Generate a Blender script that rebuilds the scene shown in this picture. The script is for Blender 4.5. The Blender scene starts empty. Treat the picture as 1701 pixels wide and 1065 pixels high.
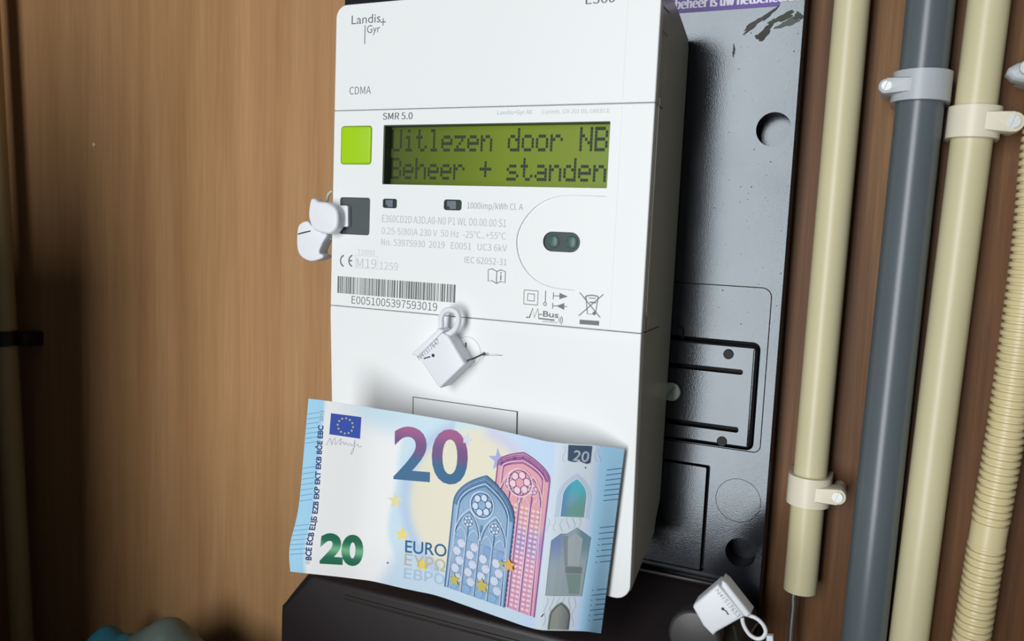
import bpy, bmesh, math, random
import numpy as np
from mathutils import Vector, Matrix
random.seed(7)
SC = bpy.context.scene
COL = SC.collection
PI = math.pi

# ---------------------------------------------------------------- camera, light, exposure
F_PX = 1379.27                       # focal length in pixels of the 1701 px wide frame
CAM_POS = np.array([0.21766, -0.28956, -0.04756])
CAM_R = np.array([[0.90719004, 0.41853775, 0.04280628],      # camera right
                  [0.08257937, -0.07737385, -0.99357634],    # camera down
                  [-0.41253712, 0.90489747, -0.10475537]])   # camera forward
cam = bpy.data.cameras.new('camera')
cam.sensor_width = 36.0
cam.lens = F_PX / 1701 * 36.0
cam.clip_start = 0.01
cam.dof.use_dof = True
cam.dof.focus_distance = 0.345
cam.dof.aperture_fstop = 13.0
cam_o = bpy.data.objects.new('camera', cam)
COL.objects.link(cam_o)
M = Matrix.Identity(4)
for i in range(3):
    M[i][0] = CAM_R[0][i]; M[i][1] = -CAM_R[1][i]; M[i][2] = -CAM_R[2][i]; M[i][3] = CAM_POS[i]
cam_o.matrix_world = M
SC.camera = cam_o

w = bpy.data.worlds.new('world'); SC.world = w; w.use_nodes = True
w.node_tree.nodes['Background'].inputs[0].default_value = (0.80, 0.90, 1.0, 1)
w.node_tree.nodes['Background'].inputs[1].default_value = 0.08


def area(name, loc, target, sx, sy, power, col):
    l = bpy.data.lights.new(name, 'AREA'); l.shape = 'RECTANGLE'; l.size = sx; l.size_y = sy
    l.energy = power; l.color = col
    o = bpy.data.objects.new(name, l); COL.objects.link(o)
    o.location = loc
    o.rotation_euler = (Vector(target) - Vector(loc)).to_track_quat('-Z', 'Y').to_euler()
    return o


# daylight from the window of the room behind the photographer, slightly to the left
area('window_light', (-0.17, -1.55, -0.05), (-0.17, 0.03, -0.05), 0.60, 1.50, 25.5, (0.97, 0.99, 1.0))
SC.view_settings.view_transform = 'Standard'
SC.view_settings.look = 'None'
SC.view_settings.gamma = 1.0
SC.view_settings.use_curve_mapping = False
SC.view_settings.exposure = 0.0


def at(x, y, Y):
    """the point of the plane at depth Y that the photograph shows at pixel (x, y)"""
    d = CAM_R.T @ np.array([(x - 850.5) / F_PX, (y - 532.5) / F_PX, 1.0])
    return CAM_POS + d * ((Y - CAM_POS[1]) / d[1])


def pr(P):
    c = CAM_R @ (np.asarray(P, float) - CAM_POS)
    return np.array([850.5 + F_PX * c[0] / c[2], 532.5 + F_PX * c[1] / c[2]])


# ---------------------------------------------------------------- materials
def s2l(c):
    return tuple(((v / 255) / 12.92 if v / 255 <= 0.04045 else (((v / 255) + 0.055) / 1.055) ** 2.4) for v in c)


def mat(name, rgb, rough=0.5, spec=0.5, metal=0.0, noise=0.0, nscale=60, bump=0.0, bscale=400, lin=False):
    m = bpy.data.materials.new(name); m.use_nodes = True
    nt = m.node_tree; b = nt.nodes['Principled BSDF']
    c = rgb if lin else s2l(rgb)
    b.inputs['Base Color'].default_value = (*c, 1)
    b.inputs['Roughness'].default_value = rough
    b.inputs['Specular IOR Level'].default_value = spec
    b.inputs['Metallic'].default_value = metal
    tc = nt.nodes.new('ShaderNodeTexCoord')
    if noise > 0:
        n = nt.nodes.new('ShaderNodeTexNoise'); n.inputs['Scale'].default_value = nscale; n.inputs['Detail'].default_value = 4
        mix = nt.nodes.new('ShaderNodeMix'); mix.data_type = 'RGBA'
        nt.links.new(tc.outputs['Object'], n.inputs['Vector'])
        nt.links.new(n.outputs['Fac'], mix.inputs['Factor'])
        mix.inputs['A'].default_value = (*[v * (1 - noise) for v in c], 1)
        mix.inputs['B'].default_value = (*[min(1, v * (1 + noise)) for v in c], 1)
        nt.links.new(mix.outputs['Result'], b.inputs['Base Color'])
    if bump > 0:
        n2 = nt.nodes.new('ShaderNodeTexNoise'); n2.inputs['Scale'].default_value = bscale; n2.inputs['Detail'].default_value = 3
        bp = nt.nodes.new('ShaderNodeBump'); bp.inputs['Strength'].default_value = bump; bp.inputs['Distance'].default_value = 0.0005
        nt.links.new(tc.outputs['Object'], n2.inputs['Vector'])
        nt.links.new(n2.outputs['Fac'], bp.inputs['Height'])
        nt.links.new(bp.outputs['Normal'], b.inputs['Normal'])
    return m


def wood(name, dark, mid, light, rough=0.45, seed=0.0, streak=1.0):
    m = bpy.data.materials.new(name); m.use_nodes = True
    nt = m.node_tree; b = nt.nodes['Principled BSDF']; L = nt.links.new
    tc = nt.nodes.new('ShaderNodeTexCoord')
    mp = nt.nodes.new('ShaderNodeMapping'); mp.inputs['Scale'].default_value = (1, 1, 0.06)
    mp.inputs['Location'].default_value = (seed, 0, seed * .3)
    L(tc.outputs['Object'], mp.inputs['Vector'])
    n1 = nt.nodes.new('ShaderNodeTexNoise'); n1.inputs['Scale'].default_value = 42; n1.inputs['Detail'].default_value = 5
    n1.inputs['Distortion'].default_value = 0.6
    L(mp.outputs['Vector'], n1.inputs['Vector'])
    mp2 = nt.nodes.new('ShaderNodeMapping'); mp2.inputs['Scale'].default_value = (1, 1, 0.035)
    L(tc.outputs['Object'], mp2.inputs['Vector'])
    n2 = nt.nodes.new('ShaderNodeTexNoise'); n2.inputs['Scale'].default_value = 620; n2.inputs['Detail'].default_value = 4
    L(mp2.outputs['Vector'], n2.inputs['Vector'])
    cr = nt.nodes.new('ShaderNodeValToRGB')
    cr.color_ramp.elements[0].position = 0.30; cr.color_ramp.elements[0].color = (*s2l(dark), 1)
    cr.color_ramp.elements[1].position = 0.72; cr.color_ramp.elements[1].color = (*s2l(light), 1)
    e = cr.color_ramp.elements.new(0.5); e.color = (*s2l(mid), 1)
    L(n1.outputs['Fac'], cr.inputs['Fac'])
    mr = nt.nodes.new('ShaderNodeMapRange'); mr.inputs['From Min'].default_value = 0.35; mr.inputs['From Max'].default_value = 0.65
    mr.inputs['To Min'].default_value = 1 - 0.22 * streak; mr.inputs['To Max'].default_value = 1 + 0.06 * streak
    L(n2.outputs['Fac'], mr.inputs['Value'])
    mx = nt.nodes.new('ShaderNodeVectorMath'); mx.operation = 'SCALE'
    L(cr.outputs['Color'], mx.inputs[0]); L(mr.outputs['Result'], mx.inputs['Scale'])
    L(mx.outputs['Vector'], b.inputs['Base Color'])
    b.inputs['Roughness'].default_value = rough
    b.inputs['Specular IOR Level'].default_value = 0.18
    bp = nt.nodes.new('ShaderNodeBump'); bp.inputs['Strength'].default_value = 0.15; bp.inputs['Distance'].default_value = 0.0004
    L(n2.outputs['Fac'], bp.inputs['Height']); L(bp.outputs['Normal'], b.inputs['Normal'])
    return m


def ink_mat(name, rough=0.5, spec=0.4):
    m = bpy.data.materials.new(name); m.use_nodes = True
    nt = m.node_tree; b = nt.nodes['Principled BSDF']
    a = nt.nodes.new('ShaderNodeAttribute'); a.attribute_name = 'Col'
    nt.links.new(a.outputs['Color'], b.inputs['Base Color'])
    b.inputs['Roughness'].default_value = rough; b.inputs['Specular IOR Level'].default_value = spec
    return m


def board_mat():
    """black hammered plastic with dusty specks and grey smears near the top right corner"""
    m = mat('black_board', (34, 34, 40), 0.3, 0.70, noise=0.25, nscale=30)
    nt = m.node_tree; b = nt.nodes['Principled BSDF']; L = nt.links.new
    tc = nt.nodes.new('ShaderNodeTexCoord')
    v = nt.nodes.new('ShaderNodeTexNoise'); v.inputs['Scale'].default_value = 2400; v.inputs['Detail'].default_value = 2
    L(tc.outputs['Object'], v.inputs['Vector'])
    bp = nt.nodes.new('ShaderNodeBump'); bp.inputs['Strength'].default_value = 0.16; bp.inputs['Distance'].default_value = 0.0002
    L(v.outputs['Fac'], bp.inputs['Height']); L(bp.outputs['Normal'], b.inputs['Normal'])
    n = nt.nodes.new('ShaderNodeTexNoise'); n.inputs['Scale'].default_value = 24; n.inputs['Detail'].default_value = 5
    L(tc.outputs['Object'], n.inputs['Vector'])
    mr = nt.nodes.new('ShaderNodeMapRange'); mr.inputs['From Min'].default_value = 0.35; mr.inputs['From Max'].default_value = 0.7
    mr.inputs['To Min'].default_value = 0.12; mr.inputs['To Max'].default_value = 0.20
    b.inputs['Specular Tint'].default_value = (0.84, 0.93, 1.0, 1)
    L(n.outputs['Fac'], mr.inputs['Value']); L(mr.outputs['Result'], b.inputs['Roughness'])
    return m


MAT = {}
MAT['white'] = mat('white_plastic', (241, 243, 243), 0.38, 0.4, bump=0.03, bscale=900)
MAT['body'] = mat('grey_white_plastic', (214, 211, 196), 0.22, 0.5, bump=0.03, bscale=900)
MAT['groove'] = mat('shadow_gap_plastic', (70, 70, 66), 0.7, 0.2)
MAT['edge'] = mat('edge_plastic', (238, 234, 222), 0.4, 0.4)
MAT['black'] = mat('black_plastic', (34, 27, 29), 0.45, 0.5, bump=0.05, bscale=500)
MAT['board'] = board_mat()
MAT['boardslot'] = mat('black_matt_plastic', (20, 18, 22), 0.6, 0.4)  # also painted into the board's recesses as shade
MAT['green'] = mat('green_rubber', (166, 214, 10), 0.40, 0.4)
MAT['port'] = mat('dark_grey_plastic', (76, 84, 84), 0.5, 0.4, noise=0.08, nscale=200)
MAT['gasket'] = mat('dark_gasket', (92, 98, 90), 0.6, 0.3)
MAT['lens'] = mat('dark_green_glass', (34, 58, 52), 0.35, 0.3)
MAT['led'] = mat('clear_led', (120, 128, 140), 0.15, 0.6)
MAT['seal'] = mat('white_seal_plastic', (236, 238, 244), 0.42, 0.5)
MAT['wire'] = mat('twisted_wire', (104, 100, 94), 0.4, 0.5, metal=0.7)
MAT['nylon'] = mat('clear_nylon', (196, 194, 186), 0.3, 0.5)
MAT['steel'] = mat('dull_steel', (150, 148, 142), 0.38, 0.5, metal=0.8, noise=0.15, nscale=300)
MAT['zinc'] = mat('zinc_screw', (196, 200, 198), 0.42, 0.5, metal=0.45, noise=0.12, nscale=900)
MAT['cream'] = mat('cream_pvc', (216, 207, 168), 0.35, 0.45, noise=0.05, nscale=25)
MAT['cream2'] = mat('ivory_clamp_plastic', (236, 229, 206), 0.38, 0.45, noise=0.03)
MAT['hose'] = mat('cream_corrugated_plastic', (222, 208, 162), 0.34, 0.45, noise=0.04)
MAT['grey'] = mat('grey_pvc', (94, 103, 108), 0.28, 0.5, noise=0.06, nscale=25)
MAT['lgrey'] = mat('light_grey_clamp_plastic', (186, 192, 196), 0.38, 0.45)
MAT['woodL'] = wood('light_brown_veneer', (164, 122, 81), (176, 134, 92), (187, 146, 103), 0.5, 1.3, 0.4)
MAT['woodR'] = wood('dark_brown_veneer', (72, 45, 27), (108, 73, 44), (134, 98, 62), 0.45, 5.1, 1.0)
MAT['woodD'] = wood('side_veneer', (92, 66, 44), (106, 78, 52), (120, 88, 60), 0.5, 9.0, 0.5)  # mid-brown veneer for side wall, frame pieces and floor
MAT['bag'] = mat('grey_green_film', (96, 108, 102), 0.4, 0.4, noise=0.1, nscale=40)
MAT['bag2'] = mat('teal_film', (48, 118, 138), 0.4, 0.4, noise=0.1, nscale=40)
MAT['purple'] = mat('purple_sticker', (86, 58, 150), 0.42, 0.4)
MAT['ink'] = ink_mat('printed_ink', 0.55, 0.25)
MAT['paper'] = ink_mat('cotton_paper', 0.62, 0.25)

def mixc(a, b, t):
    t = min(max(t, 0), 1); return tuple(a[i] + (b[i] - a[i]) * t for i in range(3))


def sst(a, b, x):
    t = min(max((x - a) / (b - a), 0), 1); return t * t * (3 - 2 * t)


# ---------------------------------------------------------------- object helpers
ORG = {}


def thing(name, label, cat, loc=(0, 0, 0), group=None):
    o = bpy.data.objects.new(name, None); COL.objects.link(o)
    o.empty_display_size = 0.01
    o.location = loc; o['label'] = label; o['category'] = cat
    if group: o['group'] = group
    ORG[o.name] = Vector(loc)
    return o


def tag(o, label, cat, group=None):
    o['label'] = label; o['category'] = cat
    if group: o['group'] = group
    return o


def link(name, me, m, parent=None, smooth=35, label=None, origin=None):
    """me is in world coordinates; the object keeps its own origin and the mesh is shifted to it"""
    if m is not None and len(me.materials) == 0: me.materials.append(m)
    if smooth:
        me.polygons.foreach_set('use_smooth', [True] * len(me.polygons))
        me.set_sharp_from_angle(angle=math.radians(smooth))
    o = bpy.data.objects.new(name, me); COL.objects.link(o)
    if parent is not None:
        base = ORG[parent.name]
        me.transform(Matrix.Translation(-base))
        o.parent = parent
        ORG[o.name] = base
    else:
        base = Vector(origin) if origin is not None else Vector((0, 0, 0))
        me.transform(Matrix.Translation(-base)); o.location = base
        ORG[o.name] = base
    if label: o['label'] = label
    return o


def bm2me(bm, name='mesh'):
    me = bpy.data.meshes.new(name)
    bmesh.ops.recalc_face_normals(bm, faces=bm.faces)
    bm.to_mesh(me); bm.free()
    return me


def add_prism(bm, front, back, bevel=0, seg=2, all_edges=False):
    """closed prism between two loops of 3D points"""
    b = bmesh.new()
    n = len(front)
    A = [b.verts.new(tuple(p)) for p in front]; B = [b.verts.new(tuple(p)) for p in back]
    ff = b.faces.new(A); b.faces.new(B[::-1])
    for i in range(n):
        b.faces.new((A[i], A[(i + 1) % n], B[(i + 1) % n], B[i]))
    bmesh.ops.recalc_face_normals(b, faces=b.faces)
    if bevel:
        ed = b.edges[:] if all_edges else ff.edges[:]
        bmesh.ops.bevel(b, geom=ed, offset=bevel, segments=seg, profile=0.5, affect='EDGES', clamp_overlap=True)
    me = bpy.data.meshes.new('t'); b.to_mesh(me); b.free()
    bm.from_mesh(me); bpy.data.meshes.remove(me)


def prism_xz(poly, y0, y1, bevel=0, seg=2, all_edges=False, bm=None):
    bm = bm or bmesh.new()
    add_prism(bm, [(x, y0, z) for x, z in poly], [(x, y1, z) for x, z in poly], bevel, seg, all_edges)
    return bm


def box(bm, x0, x1, y0, y1, z0, z1, bevel=0, seg=2, all_edges=True):
    add_prism(bm, [(x0, y0, z0), (x1, y0, z0), (x1, y0, z1), (x0, y0, z1)],
              [(x0, y1, z0), (x1, y1, z0), (x1, y1, z1), (x0, y1, z1)], bevel, seg, all_edges)
    return bm


def rr(x0, z0, x1, z1, r, seg=8):
    """rounded rectangle; r is one radius or four (bottom left, bottom right, top right, top left)"""
    if not isinstance(r, (tuple, list)): r = (r,) * 4
    out = []
    for (cx, cz, a0), q in zip(((x0, z0, PI), (x1, z0, 1.5 * PI), (x1, z1, 0), (x0, z1, .5 * PI)), r):
        sx = 1 if cx == x0 else -1; sz = 1 if cz == z0 else -1
        if q <= 0: out.append((cx, cz)); continue
        for k in range(seg + 1):
            a = a0 + k / seg * PI / 2
            out.append((cx + sx * q + q * math.cos(a), cz + sz * q + q * math.sin(a)))
    return out


def circ(cx, cz, r, n=40, rz=None):
    rz = rz or r
    return [(cx + r * math.cos(2 * PI * k / n), cz + rz * math.sin(2 * PI * k / n)) for k in range(n)]


def ring_xz(bm, outer, inner, y0, y1):
    """a flat band between two loops of the same length, with depth"""
    n = len(outer)
    V = [[bm.verts.new((p[0], y, p[1])) for p in L] for L in (outer, inner) for y in (y0, y1)]
    of, ob, nf, nb = V
    for i in range(n):
        j = (i + 1) % n
        bm.faces.new((of[i], of[j], nf[j], nf[i])); bm.faces.new((ob[i], nb[i], nb[j], ob[j]))
        bm.faces.new((of[i], ob[i], ob[j], of[j])); bm.faces.new((nf[i], nf[j], nb[j], nb[i]))
    return bm


def cut(me, cutters):
    """boolean difference of meshes, all in world coordinates"""
    o = bpy.data.objects.new('tmp', me); COL.objects.link(o)
    tmp = []
    for bm in cutters:
        c = bpy.data.objects.new('tmpc', bm2me(bm)); COL.objects.link(c); tmp.append(c)
        md = o.modifiers.new('b', 'BOOLEAN'); md.operation = 'DIFFERENCE'; md.solver = 'EXACT'; md.object = c
    dg = bpy.context.evaluated_depsgraph_get(); dg.update()
    res = bpy.data.meshes.new_from_object(o.evaluated_get(dg))
    for c in tmp: bpy.data.objects.remove(c)
    bpy.data.objects.remove(o)
    return res


def tube(bm, pts, r, n=10, cap=True):
    pts = [Vector(p) for p in pts]
    rs = [float(q) for q in r] if isinstance(r, (list, tuple)) else [float(r)] * len(pts)
    up = None; rings = []
    for i, p in enumerate(pts):
        t = (pts[min(i + 1, len(pts) - 1)] - pts[max(i - 1, 0)]).normalized()
        if up is None:
            up = Vector((0, 1, 0)) if abs(t.y) < 0.9 else Vector((1, 0, 0))
        a = (up - t * up.dot(t)).normalized(); up = a; b = t.cross(a)
        rings.append([bm.verts.new(p + rs[i] * (a * math.cos(2 * PI * k / n) + b * math.sin(2 * PI * k / n))) for k in range(n)])
    for i in range(len(rings) - 1):
        for k in range(n):
            bm.faces.new((rings[i][k], rings[i][(k + 1) % n], rings[i + 1][(k + 1) % n], rings[i + 1][k]))
    if cap:
        bm.faces.new(rings[0][::-1]); bm.faces.new(rings[-1])
    return bm


def smooth_path(pts, n=6, closed=False):
    P = [Vector(p) for p in pts]; out = []
    N = len(P)
    for i in range(N if closed else N - 1):
        p0 = P[(i - 1) % N] if closed or i > 0 else P[i]
        p1 = P[i]; p2 = P[(i + 1) % N]
        p3 = P[(i + 2) % N] if closed or i + 2 < N else p2
        for k in range(n):
            t = k / n
            out.append(0.5 * ((2 * p1) + (-p0 + p2) * t + (2 * p0 - 5 * p1 + 4 * p2 - p3) * t * t + (-p0 + 3 * p1 - 3 * p2 + p3) * t ** 3))
    if not closed: out.append(P[-1])
    return out


# ---------------------------------------------------------------- flat print: polygons, strokes and lettering
_font_cache = {}
try:
    SANS = bpy.data.fonts.load(bpy.utils.system_resource('DATAFILES', path='fonts') + '/Noto Sans CJK Regular.woff2')
except Exception:
    SANS = None




def text2d(s, bold=0.0, font=None):
    """lettering as a flat mesh: baseline at 0, capitals 1 high"""
    key = (s, bold, font is not None)
    if key in _font_cache: return _font_cache[key]

    def raw(t):
        c = bpy.data.curves.new('t', 'FONT'); c.body = t
        if font is not None: c.font = font
        c.size = 1.0; c.offset = bold; c.resolution_u = 5
        o = bpy.data.objects.new('t', c); COL.objects.link(o)
        dg = bpy.context.evaluated_depsgraph_get(); dg.update()
        me = bpy.data.meshes.new_from_object(o.evaluated_get(dg))
        V = np.array([v.co[:2] for v in me.vertices]) if len(me.vertices) else np.zeros((0, 2))
        Fc = [tuple(p.vertices) for p in me.polygons]
        bpy.data.objects.remove(o); bpy.data.curves.remove(c); bpy.data.meshes.remove(me)
        return V, Fc
    if ('cap', bold, font is not None) not in _font_cache:
        v, _ = raw('H'); _font_cache[('cap', bold, font is not None)] = (v[:, 1].min(), v[:, 1].max())
    lo, hi = _font_cache[('cap', bold, font is not None)]
    V, Fc = raw(s)
    V = V.copy(); V[:, 1] = (V[:, 1] - lo) / (hi - lo)
    x0 = V[:, 0].min(); V[:, 0] = (V[:, 0] - x0) / (hi - lo)
    _font_cache[key] = (V, Fc)
    return V, Fc


class Print:
    """flat ink on a surface: f(u, v, lift) gives the point; colour per corner; grid > 0 follows a curved surface"""

    def __init__(self, f, lift=0.00003, grid=0):
        self.f = f; self.lift = lift; self.grid = grid; self.polys = []; self.level = 0

    def poly(self, pts, col, level=None):
        self.polys.append(([tuple(p) for p in pts], [tuple(range(len(pts)))], col, self.level if level is None else level))

    def raw(self, V, Fc, col, level=None):
        self.polys.append(([tuple(p) for p in V], Fc, col, self.level if level is None else level))

    def line(self, pts, wd, col, closed=False, level=None):
        pts = [np.array(p, float) for p in pts]; n = len(pts)
        if closed: pts = pts + [pts[0]]; n += 1
        L = []; R = []
        for i in range(n):
            if closed and i in (0, n - 1): t = (pts[1] - pts[0]); t2 = (pts[-1] - pts[-2]); t = t / (np.linalg.norm(t) + 1e-12) + t2 / (np.linalg.norm(t2) + 1e-12)
            else: t = pts[min(i + 1, n - 1)] - pts[max(i - 1, 0)]
            t = t / (np.linalg.norm(t) + 1e-12); nn = np.array([-t[1], t[0]]) * wd / 2
            L.append(pts[i] + nn); R.append(pts[i] - nn)
        V = L + R
        Fc = [(i, i + 1, n + i + 1, n + i) for i in range(n - 1)]
        self.raw(V, Fc, col, level)

    def text(self, s, a, b, cap, col, bold=0.0, level=None, up=None, font=None):
        """lettering with its baseline from a to b and capitals cap high"""
        V, Fc = text2d(s, 0.0 if font is not None else bold, font)
        a = np.array(a, float); b = np.array(b, float)
        e = b - a; wdt = np.linalg.norm(e); e = e / wdt
        n = np.array([-e[1], e[0]]) if up is None else np.array(up, float)
        sx = wdt / V[:, 0].max()
        if font is not None and bold > 0:                     # a heavier face: the same letters laid side by side
            for q, dl in ((-bold, 0), (bold, .35), (0, .7)):
                self.raw([a + e * (x * sx + q * cap * 1.6) + n * y * cap for x, y in V], Fc, col, (self.level if level is None else level) + dl)
            return
        self.raw([a + e * x * sx + n * y * cap for x, y in V], Fc, col, level)

    def mesh(self):
        bm = bmesh.new(); il = bm.faces.layers.int.new('i')
        for k, (V, Fc, col, lv) in enumerate(self.polys):
            vs = [bm.verts.new((p[0], p[1], 0)) for p in V]
            for f in Fc:
                try:
                    fc = bm.faces.new([vs[i] for i in f]); fc[il] = k
                except ValueError: pass
        if self.grid:
            X = [v.co.x for v in bm.verts]; Yv = [v.co.y for v in bm.verts]
            for ax, lo, hi in ((0, min(X), max(X)), (1, min(Yv), max(Yv))):
                g = math.ceil(lo / self.grid) * self.grid
                while g < hi:
                    co = (g, 0, 0) if ax == 0 else (0, g, 0); no = (1, 0, 0) if ax == 0 else (0, 1, 0)
                    bmesh.ops.bisect_plane(bm, geom=bm.verts[:] + bm.edges[:] + bm.faces[:], plane_co=co, plane_no=no, dist=1e-9)
                    g += self.grid
        bmesh.ops.triangulate(bm, faces=[f for f in bm.faces if len(f.verts) > 4])
        cl = bm.loops.layers.float_color.new('Col')
        lv = {}
        for f in bm.faces:
            col = self.polys[f[il]][2]
            for l in f.loops:
                c = col(l.vert.co.x, l.vert.co.y) if callable(col) else col
                l[cl] = (*s2l(c), 1)
                lv[l.vert] = self.polys[f[il]][3]
        for v in bm.verts:
            v.co = Vector(self.f(v.co.x, v.co.y, self.lift * (1 + lv.get(v, 0))))
        me = bpy.data.meshes.new('print'); bm.to_mesh(me); bm.free()
        return me


# ================================================================ SETTING
WALL = 0.067
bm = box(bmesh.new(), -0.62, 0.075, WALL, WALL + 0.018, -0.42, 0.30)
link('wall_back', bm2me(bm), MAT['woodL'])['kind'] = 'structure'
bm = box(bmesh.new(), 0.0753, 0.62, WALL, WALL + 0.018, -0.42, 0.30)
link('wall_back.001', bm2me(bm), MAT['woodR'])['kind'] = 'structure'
bm = box(bmesh.new(), -0.42, -0.402, -0.2098, WALL - 0.0002, -0.42, 0.30)
link('wall_left', bm2me(bm), MAT['woodD'])['kind'] = 'structure'
# unseen blockers shaping shade on the left veneer: shortened closet jamb, added bottom rail
bm = box(bmesh.new(), -0.42, -0.178, -0.240, -0.210, -0.42, 0.045, 0.002)
link('shade_trim_1', bm2me(bm), MAT['woodD'])['kind'] = 'structure'
bm = box(bmesh.new(), -0.1778, 0.60, -0.240, -0.210, -0.42, -0.262, 0.002)
link('shade_trim_2', bm2me(bm), MAT['woodD'])['kind'] = 'structure'
bm = box(bmesh.new(), -0.62, 0.62, -0.40, WALL + 0.018, -0.44, -0.4202)
link('floor', bm2me(bm), MAT['woodD'])['kind'] = 'structure'

p_ = at(157, 241, WALL)
bm = bmesh.new(); bmesh.ops.create_uvsphere(bm, u_segments=16, v_segments=8, radius=1)
bmesh.ops.scale(bm, vec=(0.0013, 0.0007, 0.0013), verts=bm.verts); bmesh.ops.translate(bm, vec=(p_[0], WALL - .0003, p_[2]), verts=bm.verts)
tag(link('nail_head', bm2me(bm), mat('pale_nail', (226, 206, 180), 0.4, 0.5), None, 60, origin=tuple(p_)), 'tiny pale nail head in the light brown wood at the upper left', 'nail')

# ================================================================ METER BOARD
BY = 0.055
board = thing('meter_board', 'large black hammered-plastic board behind the white meter, with round holes and a sliding block', 'board', (0.07, WALL, -0.30))
bm = prism_xz(rr(-0.0366, -0.40, 0.1786, 0.16, 0.003), BY, WALL - 0.0003, 0.0006, 2)
me = bm2me(bm)
cuts = []


def bp(x, y, Y=BY):
    p = at(x, y, Y); return (p[0], p[2])


h1 = bp(1285, 215); h2 = bp(1230, 918); ko = bp(1226, 831.5)
cuts.append(prism_xz(circ(*h1, 0.0067, 48), BY - 0.01, BY + 0.0108))
cuts.append(prism_xz(circ(*h2, 0.0062, 48), BY - 0.01, BY + 0.0114))
# scored outlines
o_r = bp(1274.5, 600)[0]; o_t = bp(1260, 477)[1]; o_b = bp(1250, 752)[1]
outl = rr(0.120, o_b, o_r, o_t, (0.002, 0.003, 0.004, 0.002), 6)
inl = rr(0.120 + .0004, o_b + .0004, o_r - .0004, o_t - .0004, (0.0016, 0.0026, 0.0036, 0.0016), 6)
cuts.append(ring_xz(bmesh.new(), outl, inl, BY - 0.001, BY + 0.0011))
# deep pocket for the sliding block
s_r = bp(1262, 600)[0]; s_t = bp(1255, 569)[1]; s_b = bp(1252, 750)[1]
cuts.append(prism_xz(rr(0.118, s_b, s_r, s_t, 0.003, 6), BY - 0.002, BY + 0.008))
# lower recessed field
l_r = bp(1179, 790)[0]; l_t = bp(1150, 769)[1]
cuts.append(ring_xz(bmesh.new(), rr(0.105, -0.187, l_r, l_t, 0.0008, 3), rr(0.1065, -0.1865, l_r - .0016, l_t - .0012, 0.0006, 3), BY - 0.001, BY + 0.004))
cuts.append(ring_xz(bmesh.new(), circ(*ko, 0.0092, 64), circ(*ko, 0.0090, 64), BY - 0.001, BY + 0.0006))
me = cut(me, cuts)


def shade_recess(me, keep=None):  # darker faces paint shade into the holes, grooves and pocket
    me.materials.clear(); me.materials.append(MAT['board']); me.materials.append(MAT['boardslot'])
    for p in me.polygons:
        c = p.center
        inside = BY + 0.0002 < c.y < WALL - 0.002
        p.material_index = 1 if inside and not (keep and keep(c)) else 0


shade_recess(me, lambda c: (math.hypot(c.x - h1[0], c.z - h1[1]) < .0066 and c.y > BY + .0105) or c.x > 0.1784 or c.x < -.0364)
link('panel', me, MAT['board'], board, 0)
# sliding block with two slots
m_ = 0.0007
bm = prism_xz(rr(0.1187, s_b + m_, s_r - m_ * 1.2, s_t - 0.0019, 0.0022, 6), BY + 0.0002, BY + 0.0079, 0.0008, 2)
me = bm2me(bm)
sl1 = bp(1234, 619); sl2 = bp(1226.5, 715)
cs = [prism_xz(rr(0.10, sl1[1] - .0011, sl1[0], sl1[1] + .0011, (0, .001, .001, 0), 5), BY - .002, BY + .0052),
      prism_xz(rr(0.10, sl2[1] - .0012, sl2[0], sl2[1] + .0012, (0, .001, .001, 0), 5), BY - .002, BY + .0052)]
me = cut(me, cs)
me.materials.clear(); me.materials.append(MAT['board']); me.materials.append(MAT['boardslot'])
for p in me.polygons:  # slot faces painted darker to deepen their shade
    if any(abs(p.center.z - q[1]) < .00125 for q in (sl1, sl2)) and p.center.y > BY + .0006 and p.center.x < sl1[0] + .0002: p.material_index = 1
block = link('sliding_block', me, MAT['board'], board, 0)
for q in ((1210, 588.5), (1199, 733.5)):
    c = bp(*q)
    bm = prism_xz(circ(*c, 0.0021, 24), BY - 0.0002, BY + 0.001, 0.0002, 1)
    link('round_plug', bm2me(bm), MAT['boardslot'], block)
# raised rib along the right of the block
bm = bmesh.new()
x1 = bp(1246, 660)[0]
box(bm, x1, x1 + 0.0012, BY - 0.0006, BY + 0.002, s_b + 0.0016, s_t - 0.003, 0.0004, 2)
link('edge_rib', bm2me(bm), MAT['board'], block)
# white screw
c = bp(1115.5, 650.5)
bm = prism_xz(circ(*c, 0.0040, 32), BY - 0.0016, BY + 0.003, 0.0007, 3)
me = cut(bm2me(bm), [box(bmesh.new(), c[0] - .0005, c[0] + .0005, BY - .004, BY - .0006, c[1] - .006, c[1] + .006)])
rot = Matrix.Translation((c[0], 0, c[1])) @ Matrix.Rotation(math.radians(35), 4, 'Y') @ Matrix.Translation((-c[0], 0, -c[1]))
me.transform(rot)
scw = link('screw', me, mat('whitened_screw', (214, 222, 210), 0.35, 0.5, metal=0.15), board, 0, label='pale slotted screw')
bm = ring_xz(bmesh.new(), circ(*c, 0.0046, 32), circ(*c, 0.0041, 32), BY - 0.0004, BY + 0.001)
link('washer', bm2me(bm), MAT['boardslot'], scw)
# small hook shape at the meter side
c = bp(1129, 553)
bm = bmesh.new()
tube(bm, smooth_path([(c[0] - .001, BY - .0006, c[1] + .003), (c[0] + .0012, BY - .0008, c[1] + .0018), (c[0] + .0014, BY - .0006, c[1] - .0022)], 6), 0.0004, 8)
link('hook', bm2me(bm), MAT['board'], board)


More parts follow.
